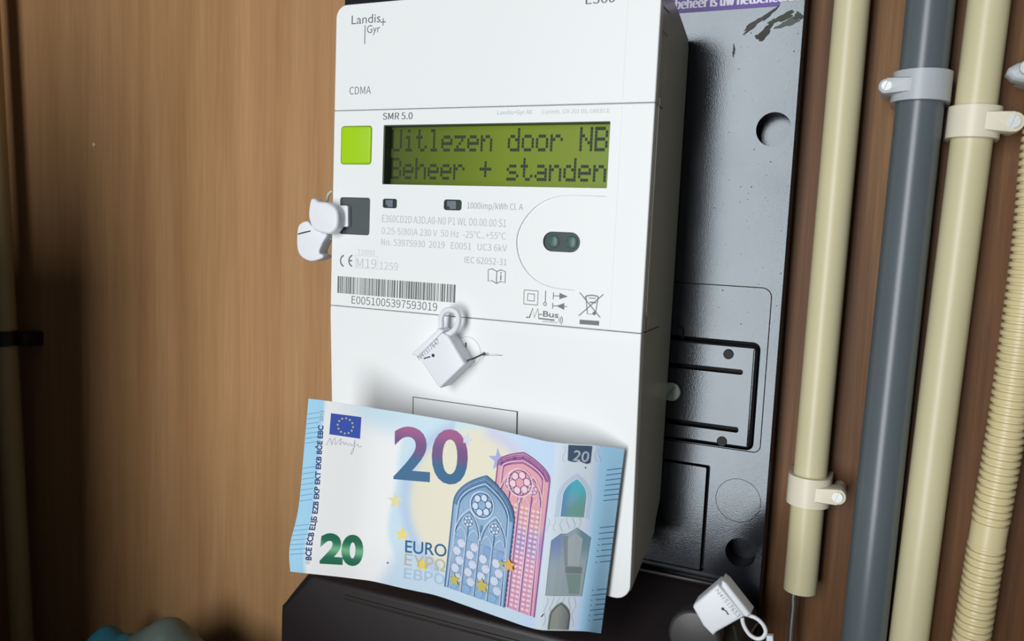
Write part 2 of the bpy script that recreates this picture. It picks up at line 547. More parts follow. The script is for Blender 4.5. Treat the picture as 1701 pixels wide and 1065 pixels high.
def smear(cx, cy, ln, wd, ang, col, seed):
    rnd = random.Random(seed)
    a = math.radians(ang); pts = []
    n = 40
    for k in range(n):
        t = 2 * PI * k / n
        rr_ = 1 + 0.22 * math.sin(3 * t + seed) + 0.12 * math.sin(7 * t + 2 * seed) + rnd.uniform(-.05, .05)
        x = ln * math.cos(t) * rr_; y = wd * math.sin(t) * rr_
        pts.append((cx + x * math.cos(a) - y * math.sin(a), cy + x * math.sin(a) + y * math.cos(a)))
    return [bp(*p) for p in pts]


bsurf = lambda u, v, l: (u, BY - l, v)
pt = Print(bsurf, 0.00004)
for q in ((1253, 40, 24, 4.5, -38, (70, 70, 68), 1), (1272, 52, 20, 6, -52, (62, 60, 58), 2), (1264, 61, 9, 6, -20, (58, 56, 54), 3),
          (1300, 29, 22, 5, -25, (64, 74, 58), 4), (1309, 38, 20, 5, -22, (92, 96, 94), 5), (1326, 27, 8, 6, -15, (74, 72, 70), 6),
          (1280, 22, 16, 2.5, -42, (66, 66, 62), 7), (1219, 84, 1.6, 10, 4, (60, 74, 62), 8)):
    pt.poly(smear(*q), q[5], q[6])
link('dirt_smear', pt.mesh(), MAT['ink'], board, 0, label='dried grey smears at the top right')
# pale specks of dust
pt = Print(bsurf, 0.00003)
rnd = random.Random(11)
for k in range(110):
    x = rnd.uniform(1165, 1335); y = rnd.uniform(40, 560)
    if x > 1340 - y * .078 - 6 or math.hypot(x - 1285, y - 215) < 36: continue
    c = bp(x, y); r_ = rnd.uniform(.00010, .00028)
    g = rnd.choice(((12, 12, 12), (120, 126, 126), (10, 10, 12)))
    pt.poly(circ(c[0], c[1], r_, 7), g)
o = link('dust_specks', pt.mesh(), MAT['ink'], board, 0); o['kind'] = 'stuff'

# purple sticker with the grid operator's line
st_b = bp(1200, 17)[1]; st_r = bp(1296, 3)[0]
bm = prism_xz(rr(0.085, st_b, st_r, st_b + 0.045, 0.0006, 3), BY - 0.00012, BY - 0.00001)
stick = tag(link('sticker', bm2me(bm), MAT['purple'], None, 0, origin=(0.13, BY, st_b)), 'purple sticker with white lettering on the black board at the top', 'sticker')
pt = Print(lambda u, v, l: (u, BY - 0.00012 - l, v), 0.00003)
a = bp(1122, 15.5); b = bp(1284, 4.5)
pt.text('beheer is uw netbeheerder', a, (b[0] + .012, a[1]), 0.0038, (236, 232, 246), 0.045, font=SANS)
link('lettering', pt.mesh(), MAT['ink'], stick, 0)

# ================================================================ BLACK TERMINAL BOX BELOW THE METER
tb = thing('terminal_box', 'black terminal box with chamfered corner under the banknote and meter', 'box', (0.07, BY, -0.30))
# front outline with chamfered upper left corner; the top slopes back to the board
TY = 0.015
prof = [(-0.0366, -0.395), (-0.0366, -0.234), (-0.0352, -0.2300), (-0.0220, -0.2142), (-0.0185, -0.2120), (0.150, -0.2120), (0.166, -0.2155), (0.1735, -0.228), (0.1735, -0.395)]
backp = [(-0.0366, -0.395), (-0.0366, -0.214), (-0.0350, -0.2100), (-0.0200, -0.1935), (-0.0165, -0.1912), (0.1560, -0.1900), (0.166, -0.1925), (0.1735, -0.203), (0.1735, -0.395)]
bm = bmesh.new()
add_prism(bm, [(x, TY, z) for x, z in prof], [(x, BY - 0.0002, z) for x, z in backp], 0.0018, 3)
link('cover', bm2me(bm), MAT['black'], tb, 40)
# raised rim that follows the chamfered edge, seam on the front as a paler mottled ridge
bm = bmesh.new()
tube(bm, smooth_path([(-0.0362, TY + .002, -0.26), (-0.0362, TY + .002, -0.234), (-0.0345, TY + .002, -0.2298), (-0.0220, TY + .002, -0.2138), (-0.0180, TY + .002, -0.2116)], 5), 0.0011, 8)
link('rim', bm2me(bm), MAT['black'], tb)
bm = bmesh.new()
box(bm, 0.000, 0.168, TY - 0.0007, TY + 0.002, -0.2190, -0.2165, 0.0006, 2)
link('front_ridge', bm2me(bm), mat('mottled_black_plastic', (48, 46, 42), 0.5, 0.4, noise=.2, nscale=60), tb)
bm = bmesh.new()
box(bm, 0.126, 0.164, BY - 0.0046, BY - 0.0002, -0.1908, -0.1892, 0.0005, 2)
link('top_lip', bm2me(bm), MAT['black'], tb)
kc = at(1152, 1058, TY - .004)
bm = prism_xz(circ(kc[0], kc[2], 0.0098, 40), TY - 0.004, TY + 0.004, 0.0015, 3)
link('knock_out', bm2me(bm), mat('grey_black_plastic', (60, 58, 58), 0.4, 0.5, noise=.2, nscale=200), tb)
bm = bmesh.new()
tube(bm, [(0.1705, 0.046, -0.197), (0.1705, 0.020, -0.2075)], [0.0085, 0.0085], 32)
link('gland', bm2me(bm), MAT['black'], tb)

# ================================================================ ELECTRICITY METER
W = 0.137
meter = thing('electricity_meter', 'white electricity meter with green display, mounted on the black board', 'meter', (W / 2, BY, -0.18))
MZT = 0.0425; Z3 = -0.0816; ZB = -0.1845


def mp(x, y, Y=0.0):
    p = at(x, y, Y); return (p[0], p[2])


# rear housing: profile in depth and height, tapering to the board
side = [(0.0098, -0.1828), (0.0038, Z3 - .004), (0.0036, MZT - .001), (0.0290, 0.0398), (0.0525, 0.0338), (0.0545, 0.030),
        (0.0545, -0.158), (0.0480, -0.1660), (0.0465, -0.1712), (0.0288, -0.1764)]
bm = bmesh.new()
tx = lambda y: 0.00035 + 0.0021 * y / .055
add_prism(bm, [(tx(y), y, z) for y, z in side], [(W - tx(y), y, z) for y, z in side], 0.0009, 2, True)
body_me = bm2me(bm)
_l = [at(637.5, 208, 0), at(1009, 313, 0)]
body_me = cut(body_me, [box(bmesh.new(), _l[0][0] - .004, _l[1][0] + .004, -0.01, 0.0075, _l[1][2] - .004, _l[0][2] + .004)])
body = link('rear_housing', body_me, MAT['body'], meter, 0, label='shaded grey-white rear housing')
# ribs and vent cells on the right flank near the top
bm = bmesh.new()
fx = lambda y: W - tx(y)
box(bm, fx(.014) - .0004, fx(.014) + .00035, 0.0138, 0.0143, 0.0075, 0.0265, 0.0001, 1)
link('vent_rib', bm2me(bm), MAT['edge'], body)
for z0, z1 in ((0.0270, 0.0335), (0.0340, 0.0395)):
    bm = box(bmesh.new(), fx(.014) - .0004, fx(.014) + .0003, 0.0138, 0.0143, z0, z1, 0.0001, 1)
    link('vent_rib', bm2me(bm), MAT['edge'], body)
for z in (0.0258, 0.0337, 0.0400):
    bm = box(bmesh.new(), W - .0008, W + .00005, 0.0040, 0.0137, z - .0002, z + .0002, 0.0001, 1)
    link('vent_rib', bm2me(bm), MAT['body'], body)
for z0, z1 in ((0.0262, 0.0332), (0.0342, 0.0396)):
    bm = box(bmesh.new(), W - .0011, W - .00042, 0.0045, 0.0136, z0, z1)
    link('vent_slot', bm2me(bm), MAT['body'], body)
bm = box(bmesh.new(), W - .0012, fx(.01) + .00012, 0.0036, 0.0125, -0.0004, 0.0000)
link('side_seam', bm2me(bm), MAT['groove'], body)
bm = bmesh.new()
sq = [(W - .002, .0037), (fx(.0037) + .0001, .0037), (fx(.03) + .0001, .03), (W - .003, .03)]
add_prism(bm, [(x, y, -0.0819) for x, y in sq], [(x, y, -0.0815) for x, y in sq])
link('side_seam', bm2me(bm), MAT['groove'], body)
bm = bmesh.new()
tube(bm, [(W + .00015, 0.0042, -0.0006), (W + .00010, 0.0042, -0.0735), (W, 0.0052, -0.0755), (W - .0001, 0.0079, -0.0765), (W - .0001, 0.0079, -0.0808)], 0.00028, 6)
link('side_bead', bm2me(bm), MAT['edge'], body)
bm = bmesh.new()
tube(bm, [(W + .0001, 0.0050, 0.0022), (W + .0001, 0.0052, -0.0001)], 0.0003, 6)
link('side_bead', bm2me(bm), MAT['edge'], body)


def crease(me, x0=0.1222, drop=0.0007):
    for v in me.vertices:
        if v.co.x > x0 and v.co.y < 0.0034:
            v.co.y += drop * (v.co.x - x0) / (W - x0)


# upper cover
bm = prism_xz(rr(0.0, 0.00012, W, MZT, (0.0004, 0.0004, 0.0052, 0.0052), 10), 0.0, 0.0036, 0.0009, 3)
ring_xz(bm, rr(0.0012, 0.0013, W - .0012, MZT - .001, 0.004, 10), rr(0.003, 0.003, W - .003, MZT - .003, 0.003, 10), 0.003, 0.004)
upper = link('upper_cover', bm2me(bm), MAT['white'], meter, 0)

# display cover with its openings
lcd = [mp(637.5, 208), mp(1013.2, 201), mp(1009, 313), mp(635, 306)]
LX0 = (lcd[0][0] + lcd[3][0]) / 2; LX1 = (lcd[1][0] + lcd[2][0]) / 2
LZ1 = (lcd[0][1] + lcd[1][1]) / 2; LZ0 = (lcd[2][1] + lcd[3][1]) / 2
gb = [mp(567, 209.5), mp(617, 273.5)]
pb = [mp(565, 327.5), mp(613.5, 391)]
led1 = mp(647.5, 338); led2 = mp(752, 340.5); opt = mp(932.5, 402); DC = mp(958, 402)
bm = prism_xz(rr(0.0, Z3 + .00012, W, -0.00012, 0.0004, 3), 0.0, 0.0036, 0.0007, 3)
me = bm2me(bm)
oc = (DC[0], DC[1])
cuts = [prism_xz(rr(LX0, LZ0, LX1, LZ1, 0.0004, 3), -0.01, 0.02),
        prism_xz(rr(gb[0][0], gb[1][1], gb[1][0], gb[0][1], 0.0015, 5), -0.01, 0.02),
        prism_xz(rr(pb[0][0], pb[1][1], pb[1][0], pb[0][1], 0.0011, 5), -0.01, 0.02),
        prism_xz(rr(led1[0] - .0034, led1[1] - .0019, led1[0] + .0034, led1[1] + .0019, .0009, 5), -0.01, 0.02),
        prism_xz(rr(led2[0] - .0040, led2[1] - .0021, led2[0] + .0040, led2[1] + .0021, .0011, 5), -0.01, 0.02),
        prism_xz(rr(opt[0] - .0074, opt[1] - .0037, opt[0] + .0074, opt[1] + .0037, .0036, 8), -0.01, 0.02)]
# curved groove round the optical port: from upper right over the left to lower right
gl = [(1008, 326.5), (960, 325), (925, 328), (895, 341), (872, 365), (860, 392), (861, 420), (872, 446), (892, 466), (920, 478), (955, 482)]
gp = smooth_path([(*mp(*q), 0) for q in gl], 5)
wd = [0.0001 + 0.0007 * math.sin(PI * min(1, (k / (len(gp) - 1)) * 1.02)) ** 0.7 for k in range(len(gp))]
L_ = []; R_ = []
for k, p in enumerate(gp):
    t = (gp[min(k + 1, len(gp) - 1)] - gp[max(k - 1, 0)]).normalized(); nn = Vector((-t.y, t.x, 0)) * wd[k] * .5
    L_.append((p + nn)[:2]); R_.append((p - nn)[:2])
cuts.append(prism_xz(L_ + R_[::-1], -0.002, 0.0008))
me = cut(me, cuts)
disp = link('display_cover', me, MAT['white'], meter, 0)
# faint vertical crease right of the display
for par, z0, z1, nm in ((upper, 0.0012, MZT - .001, 'crease_line'), (disp, Z3 + .0012, -0.0012, 'crease_line')):
    xc = mp(1033, 172)[0]
    bm = bmesh.new(); box(bm, xc - .00022, xc + .00022, -0.00006, 0.0006, z0, z1, 0.00005, 1)
    link(nm, bm2me(bm), MAT['white'], par)

# display: gasket walls and glass
bm = ring_xz(bmesh.new(), rr(LX0 + .00002, LZ0 + .00002, LX1 - .00002, LZ1 - .00002, .0004, 3),
             rr(LX0 + .0003, LZ0 + .0002, LX1 - .0003, LZ1 - .0003, .0003, 3), 0.0006, 0.0055)
gask = link('display_frame', bm2me(bm), MAT['gasket'], disp)
ml = bpy.data.materials.new('liquid_crystal_painted_glow'); ml.use_nodes = True
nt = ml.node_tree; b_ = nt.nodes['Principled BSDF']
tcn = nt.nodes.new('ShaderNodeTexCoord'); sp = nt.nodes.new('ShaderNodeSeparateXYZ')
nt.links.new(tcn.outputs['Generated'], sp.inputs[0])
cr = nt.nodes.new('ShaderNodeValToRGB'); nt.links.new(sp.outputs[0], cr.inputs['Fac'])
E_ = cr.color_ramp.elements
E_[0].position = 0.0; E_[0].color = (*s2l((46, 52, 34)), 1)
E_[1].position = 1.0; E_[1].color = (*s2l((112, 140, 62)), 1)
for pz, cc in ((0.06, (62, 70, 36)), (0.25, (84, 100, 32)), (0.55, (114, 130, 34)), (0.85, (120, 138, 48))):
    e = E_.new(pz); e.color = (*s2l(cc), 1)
nt.links.new(cr.outputs['Color'], b_.inputs['Emission Color']); b_.inputs['Emission Strength'].default_value = 0.84  # screen glow painted darker at the left, brighter towards the right
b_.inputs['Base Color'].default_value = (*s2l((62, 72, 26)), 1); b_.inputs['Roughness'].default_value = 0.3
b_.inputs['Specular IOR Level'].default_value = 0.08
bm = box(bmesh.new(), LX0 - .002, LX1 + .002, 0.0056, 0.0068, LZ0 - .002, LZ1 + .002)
scr = link('display_screen', bm2me(bm), ml, disp, 0, label='green liquid-crystal screen with glow painted darker at left')
G = {'U': '10001 10001 10001 10001 10001 10001 01110', 'i': '00100 00000 01100 00100 00100 00100 01110',
     't': '01000 01000 11100 01000 01000 01001 00110', 'l': '01100 00100 00100 00100 00100 00100 01110',
     'e': '00000 00000 01110 10001 11111 10000 01110', 'z': '00000 00000 11111 00010 00100 01000 11111',
     'n': '00000 00000 10110 11001 10001 10001 10001', 'd': '00001 00001 01101 10011 10001 10001 01111',
     'o': '00000 00000 01110 10001 10001 10001 01110', 'r': '00000 00000 10110 11001 10000 10000 10000',
     'N': '10001 10001 11001 10101 10011 10001 10001', 'B': '11110 10001 10001 11110 10001 10001 11110',
     'h': '10000 10000 10110 11001 10001 10001 10001', '+': '00000 00100 00100 11111 00100 00100 00000',
     's': '00000 00000 01110 10000 01110 00001 11110', 'a': '00000 00000 01110 00001 01111 10001 01111'}
SY = 0.0056
dx = at(843.7, 235, SY)[0]; nx = at(963.0, 233, SY)[0]; pitch = (nx - dx) / 5; px0 = dx - 9 * pitch
colw = pitch / 5.75
pt = Print(lambda u, v, l: (u, SY - l, v), 0.00004)
rows = []
for txt, yt, yb in (('Uitlezen door NB', (845, 213.0), (845, 252.0)), ('Beheer + standen', (845, 262.5), (845, 300.5))):
    zt = at(*yt, SY)[2]; zb = at(*yb, SY)[2]; rh = (zt - zb) / 7
    for i, ch in enumerate(txt):
        if ch == ' ': continue
        for r_, bits in enumerate(G[ch].split()):
            for c_, bt in enumerate(bits):
                if bt == '1':
                    x = px0 + i * pitch + c_ * colw; z = zt - r_ * rh
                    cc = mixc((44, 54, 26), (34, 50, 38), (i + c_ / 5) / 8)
                    pt.poly([(x, z - rh * .94), (x + colw * .95, z - rh * .94), (x + colw * .95, z), (x, z)], cc)
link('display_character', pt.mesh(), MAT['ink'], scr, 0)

# green button, domed
bm = prism_xz(rr(gb[0][0] + .00012, gb[1][1] + .00012, gb[1][0] - .00012, gb[0][1] - .00012, 0.0014, 5), -0.0005, 0.004, 0.0010, 4)
btn = link('green_button', bm2me(bm), MAT['green'], disp, 40, label='bright green push button')
# data port lid
bm = prism_xz(rr(pb[0][0] + .0001, pb[1][1] + .0001, pb[1][0] - .0001, pb[0][1] - .0001, 0.0010, 5), 0.0010, 0.005, 0.0002, 1)
link('port_cover', bm2me(bm), MAT['port'], disp, 30, label='dark grey data port cover')
# indicator windows
for (cx, cz), hw, hh in ((led1, .0034, .0019), (led2, .0040, .0021)):
    bm = prism_xz(rr(cx - hw + .00008, cz - hh + .00008, cx + hw - .00008, cz + hh - .00008, .0008, 5), 0.0009, 0.004)
    o = link('indicator_window', bm2me(bm), MAT['lens'], disp, 30)
    bm = box(bmesh.new(), cx - hw * .45, cx + hw * .30, 0.0006, 0.0012, cz - hh * .75, cz + hh * .75, 0.0001, 1)
    box(bm, cx - hw * .75, cx - hw * .45, 0.0007, 0.0012, cz - hh * .3, cz + hh * .75, 0.0001, 1)
    link('indicator_lamp', bm2me(bm), MAT['led'], o)
# optical port
bm = prism_xz(rr(opt[0] - .0073, opt[1] - .0036, opt[0] + .0073, opt[1] + .0036, .0035, 8), 0.0010, 0.0045)
opw = link('optical_port', bm2me(bm), MAT['lens'], disp, 30, label='dark oval optical port')
for dxp in (-.0035, .0038):
    bm = bmesh.new(); bmesh.ops.create_uvsphere(bm, u_segments=24, v_segments=12, radius=1)
    bmesh.ops.scale(bm, vec=(0.0024, 0.0006, 0.0025), verts=bm.verts)
    bmesh.ops.translate(bm, vec=(opt[0] + dxp, 0.0010, opt[1]), verts=bm.verts)
    link('lens', bm2me(bm), mat('greenish_lens', (74, 104, 100), 0.3, 0.3, noise=.5, nscale=900), opw)

# terminal cover; its front leans back a little towards the bottom
lean = lambda z: 0.0058 * max(0.0, (Z3 - .004 - z)) / 0.1
bm = prism_xz(rr(0.0, ZB, W, Z3 - .00012, (0.0062, 0.0062, 0.0004, 0.0004), 10), 0.0, 0.0040, 0.0014, 4)
bmesh.ops.bisect_plane(bm, geom=bm.verts[:] + bm.edges[:] + bm.faces[:], plane_co=(0, 0, Z3 - .004), plane_no=(0, 0, 1))
for v in bm.verts: v.co.y += lean(v.co.z)
me = bm2me(bm)
cuts = []
d0 = mp(688, 657.5, .003); d1 = mp(862.5, 683, .003)
DZ = (d0[1] + d1[1]) / 2
for x0, x1, z0, z1 in ((d0[0], d1[0], DZ - .00035, DZ), (d0[0], d0[0] + .0004, DZ - .05, DZ), (d1[0] - .0006, d1[0], DZ - .05, DZ)):
    b2 = box(bmesh.new(), x0, x1, -0.002, 0.0012, z0, z1)
    for v in b2.verts: v.co.y += lean(v.co.z)
    cuts.append(b2)
ks = mp(777, 584.5, .0012)
b2 = ring_xz(bmesh.new(), circ(*ks, 0.0062, 48), circ(*ks, 0.00605, 48), -0.001, 0.0006)
for v in b2.verts: v.co.y += lean(v.co.z)
cuts.append(b2)
ks2 = mp(803, 587, .0012); ks3 = mp(836, 590, .0012)
b2 = prism_xz([(ks2[0], ks2[1] - .0009), (ks3[0], ks3[1] - .0002), (ks3[0], ks3[1] + .0002), (ks2[0], ks2[1] + .0006)], -0.001, 0.002)
for v in b2.verts: v.co.y += lean(v.co.z)
cuts.append(b2)
hs = mp(775, 583, .0012)
b2 = prism_xz(rr(hs[0] - .0004, hs[1] - .0035, hs[0] + .0004, hs[1] + .0035, .0003, 3), -0.001, 0.003)
for v in b2.verts: v.co.y += lean(v.co.z)
cuts.append(b2)
me = cut(me, cuts)
tcov = link('terminal_cover', me, MAT['white'], meter, 0)
# dark backs of the cut outline and slot
for x0, x1, z0, z1 in ((d0[0] + .00005, d1[0] - .00005, DZ - .0003, DZ - .00005), (d0[0] + .00005, d0[0] + .00035, DZ - .05, DZ), (d1[0] - .00055, d1[0] - .00005, DZ - .05, DZ)):
    bm = box(bmesh.new(), x0, x1, 0.0004, 0.0012, z0, z1)
    for v in bm.verts: v.co.y += lean(v.co.z)
    link('breakout_line', bm2me(bm), MAT['groove'], tcov, 0)

# ---- lettering on the meter front
face = lambda u, v, l: (u, -l, v)
GR = (120, 126, 128); LG = (186, 190, 190); DG = (110, 114, 114)


def line_text(name, par, items, label=None):
    for s, xa, ya, xb, yb, cap_px, col, bold in items:
        pt = Print(face, 0.00003)
        a = mp(xa, ya); b = mp(xb, yb); z = (a[1] + b[1]) / 2
        k = np.linalg.norm(at(xa, ya, 0) - at(xa, ya - 10, 0)) / 10
        pt.text(s, (a[0], z), (b[0], z), cap_px * k, col, bold, font=SANS)
        link(name, pt.mesh(), MAT['ink'], par, 0, label)


pt = Print(face, 0.00003)
k = np.linalg.norm(at(600, 60, 0) - at(600, 50, 0)) / 10
lg0 = mp(584, 40.5); lg1 = mp(632, 35.5)
pt.text('Landis', lg0, (lg1[0], lg0[1]), 14.5 * k, (112, 120, 124), 0.0)
g0 = mp(609.5, 55); g1 = mp(631.5, 51.5)
pt.text('Gyr', (g0[0], g0[1]), (g1[0], g0[1]), 12.5 * k, (112, 120, 124), 0.0)
q0 = mp(606.6, 42); q1 = mp(605.6, 73)
pt.line([(q0[0], q0[1]), (q0[0], q1[1])], 1.7 * k, (112, 120, 124))
c0 = mp(636.5, 36.5)
pt.line([(c0[0] - 5.2 * k, c0[1]), (c0[0] + 5.2 * k, c0[1])], 1.7 * k, (112, 120, 124))
pt.line([(c0[0], c0[1] - 6 * k), (c0[0], c0[1] + 6 * k)], 1.7 * k, (112, 120, 124), level=1)
link('logo', pt.mesh(), MAT['ink'], upper, 0)
line_text('lettering', upper, [('CDMA', 580.5, 157.5, 616, 155.5, 12.5, GR, 0.0), ('E360', 973, 6, 1021.5, 4.5, 15, (104, 110, 114), 0.012)])
line_text('lettering', disp, [('SMR 5.0', 636, 199.3, 685, 197.3, 11, (112, 116, 118), 0.018)])
line_text('fine_print', disp, [('Landis+Gyr AE', 826, 190.3, 884, 189.4, 6.6, LG, 0.0),
                               ('Corinth, GR-201 00, GREECE', 900, 189, 1012.5, 187.5, 6.6, (196, 200, 200), 0.0),
                               ('1000imp/kWh Cl. A', 776, 346.5, 868.5, 349, 10, (170, 174, 176), -0.006),
                               ('E360CD2D A3D.A0-N0 P1 WL D0.00.00 S1', 634.5, 370, 840.5, 376, 11.6, (192, 196, 198), -0.006),
                               ('0.25-5(80)A 230 V  50 Hz  -25°C..+55°C', 634, 389.5, 840, 397, 10.6, (196, 200, 202), -0.006),
                               ('No. 53975930  2019   E0051   UC3 6kV', 633, 408.5, 842, 416.5, 10.4, (192, 196, 198), -0.006),
                               ('IEC 62052-31', 771.5, 437, 841.5, 440.5, 10.4, (184, 188, 190), -0.006)])
line_text('approval_number', disp, [('T10033', 594, 422.5, 622, 424, 8, (208, 212, 212), -0.006), ('M19', 592, 444, 625, 446, 15, (204, 208, 208), -0.006),
                                    ('1259', 630.5, 447.5, 661, 449.5, 12.5, (206, 210, 210), -0.004)])
pt = Print(face, 0.00003)
bx = [mp(590.5, 424), mp(627, 447.5)]
pt.line([(bx[0][0], bx[0][1]), (bx[1][0], bx[0][1]), (bx[1][0], bx[1][1]), (bx[0][0], bx[1][1])], .00018, (206, 210, 210), True)
link('approval_frame', pt.mesh(), MAT['ink'], disp, 0)
# CE mark
pt = Print(face, 0.00003)
k = np.linalg.norm(at(600, 430, 0) - at(600, 420, 0)) / 10
for cx, bar in ((573.5, False), (587.5, True)):
    c = mp(cx, 433.5); r_ = 9.6 * k
    pt.line([(c[0] + r_ * math.cos(t), c[1] + r_ * math.sin(t)) for t in np.linspace(math.radians(108), math.radians(252), 24)], 2.6 * k, (116, 120, 122))
    if bar: pt.line([(c[0] - r_, c[1]), (c[0] - 3 * k, c[1])], 2.4 * k, (116, 120, 122), level=1)
link('conformity_mark', pt.mesh(), MAT['ink'], disp, 0)
# bar code
pt = Print(face, 0.00003)
b0 = mp(561, 458); b1 = mp(757, 473.7); b2_ = mp(561, 486.3); b3 = mp(757, 503.5)
zt = (b0[1] + b1[1]) / 2; zb = (b2_[1] + b3[1]) / 2
rnd = random.Random(5); x = 0; bars = []
while x < 187:
    wb = rnd.choice((1, 1, 2, 2, 3)); gp_ = rnd.choice((1, 1, 1, 2))
    bars.append((x, wb)); x += wb + gp_
tot = bars[-1][0] + bars[-1][1]
for x, wb in bars:
    xa = b0[0] + (b1[0] - b0[0]) * x / tot; xb = b0[0] + (b1[0] - b0[0]) * (x + wb) / tot
    pt.poly([(xa, zb), (xb, zb), (xb, zt), (xa, zt)], (112, 116, 116))
link('bar_code', pt.mesh(), MAT['ink'], disp, 0)
line_text('serial_number', disp, [('E0051005397593019', 584, 504.5, 726, 516.5, 12.6, (112, 116, 116), 0.0)])
# book with i, insulation class, arrows, wireless mark, crossed-out bin
pt = Print(face, 0.00003)
k = np.linalg.norm(at(880, 480, 0) - at(880, 470, 0)) / 10
SG = (122, 128, 128)


def pxl(pts, wpx, col=SG, closed=False, level=0):
    pt.line([mp(*p) for p in pts], wpx * k, col, closed, level)


pxl([(811, 448), (818, 446.5), (825, 451), (832, 448.5), (839.5, 451), (839, 470), (832, 467.5), (824.5, 471), (817, 466), (811, 467.5)], 1.6, closed=True)
pxl([(825.3, 451), (824.6, 470)], 1.6, level=1)
pxl([(832, 456.5), (831.8, 465.5)], 2.2); pt.poly(circ(*mp(832.2, 453.5), 1.5 * k, 10), SG)
# class II squares
pxl([(870.8, 481.5), (894, 483.6), (893, 507), (870, 505)], 1.7, closed=True)
pxl([(876.8, 487.8), (888, 488.8), (887.4, 500.3), (876.2, 499.3)], 1.7, closed=True)
# terminal symbol and arrows
pxl([(906.5, 483), (905.8, 502)], 1.6); pt.line(circ(*mp(905.3, 505), 2.7 * k, 16), 1.4 * k, SG, True)
pxl([(919.5, 485.5), (919, 497.5)], 1.5); pxl([(919.3, 491.5), (931, 491.9)], 1.4, level=1); pt.poly([mp(929.5, 486.5), mp(943.5, 492.8), mp(929.2, 497.3)], SG)
pxl([(918.3, 503), (918, 513)], 1.5); pxl([(918.2, 508), (942, 509.5)], 1.4, level=1); pt.poly([mp(937.5, 503.5), mp(924, 508.3), mp(937, 514.8)], SG, 2)
# bin
pxl([(973.5, 492.5), (975.8, 521.5), (989, 522.5), (993.5, 494)], 1.7)
pxl([(971.8, 494.5), (975, 491.3), (984, 490.5), (992.5, 492.2), (994.5, 495.5)], 2.0, level=1)
pxl([(978, 495), (990, 496)], 1.4, level=1); pxl([(979.5, 502.2), (990, 502.8)], 2.2, level=1)
pt.poly(circ(*mp(987, 520.7), 3 * k, 14), SG, 2)
pxl([(963, 486), (997, 527.5)], 1.5, level=3); pxl([(1002.5, 489), (961.5, 524.5)], 1.5, level=4)
pt.poly([mp(963, 531), mp(995.5, 533.3), mp(995, 541), mp(962.6, 538.4)], SG)
# wireless bus mark
pxl([(874, 527), (879.5, 527.5), (885, 512), (887.5, 527.8), (893.5, 512.5), (895, 529), (921, 532)], 2.6)
for s, (xa, ya, xb, yb), cp, bo in (('-Bus', (895, 525.2, 927.5, 528.5), 9.6, 0.02), ('wireless', (901, 535, 926, 537), 3.2, 0)):
    a = mp(xa, ya); b = mp(xb, yb); pt.text(s, a, b, cp * k, SG, bo)
for q in (4, 7, 10):
    c = mp(925, 531.5); pt.line([(c[0] + q * k * math.cos(t), c[1] + q * k * math.sin(t)) for t in np.linspace(-.75, .75, 8)], 1.3 * k, SG)
link('symbol_print', pt.mesh(), MAT['ink'], disp, 0)

# ================================================================ SEALS


def px_poly(pts, Y): return [at(x, y, Y) for x, y in pts]


def slab_px(pts, Yf, th, bevel, seg=3, sm=False):
    P = px_poly(pts, Yf)
    if sm: P = smooth_path(P, 4, True)
    bm = bmesh.new()
    add_prism(bm, [tuple(p) for p in P], [(p[0], p[1] + th, p[2]) for p in P], bevel, seg)
    return bm


def plane_print(Y):
    return lambda u, v, l: (u, Y - l, v)


# seal on the terminal cover
YS = -0.0075
seal = thing('seal_tag', 'white numbered wire seal hanging on the front of the white meter', 'seal', tuple(at(730, 600, 0.0)), 'wire seals')
bm = slab_px([(693.5, 592), (731, 551), (744, 557), (773, 605), (731, 645), (726, 641)], YS, 0.0085, 0.0009)
link('seal_body', bm2me(bm), MAT['seal'], seal)
bm = slab_px([(682, 589), (728, 545.5), (738, 549), (695, 593)], YS - 0.0006, 0.006, 0.0007)
link('seal_bar', bm2me(bm), MAT['seal'], seal)
bm = bmesh.new()
lp = [(730, 551), (733, 540), (733, 528), (738, 518), (749, 514.5), (759, 520), (762, 532), (757, 546), (748, 554), (741, 556)]
tube(bm, smooth_path([at(x, y, YS + 0.002) for x, y in lp], 6), 0.0012, 10)
link('seal_loop', bm2me(bm), MAT['seal'], seal)
bm = bmesh.new()
tube(bm, smooth_path([at(772, 602, YS + .004), at(779, 598, -0.005), at(788, 595, -0.004), at(803, 588, -0.0004), at(806, 588, 0.001)], 6), 0.00035, 8)
tube(bm, smooth_path([at(773, 602, YS + .004), at(774, 597, -0.003), at(775, 586, 0.000), at(775.3, 577, 0.0008)], 6), 0.00035, 8)
link('seal_wire', bm2me(bm), MAT['wire'], seal)
pt = Print(plane_print(YS), 0.00003)
sp_ = lambda x, y: (lambda p: (p[0], p[2]))(at(x, y, YS))
pt.text('N41517647', sp_(697, 599), sp_(731, 569), 0.0020, (128, 132, 140), -0.004)
pt.line([sp_(704, 596), sp_(708, 594.5), (sp_(715, 592.5))], .0005, (60, 60, 60)); pt.poly(circ(*sp_(719.5, 590.5), .0007, 12), (50, 50, 50), 1)
link('seal_print', pt.mesh(), MAT['ink'], seal, 0)

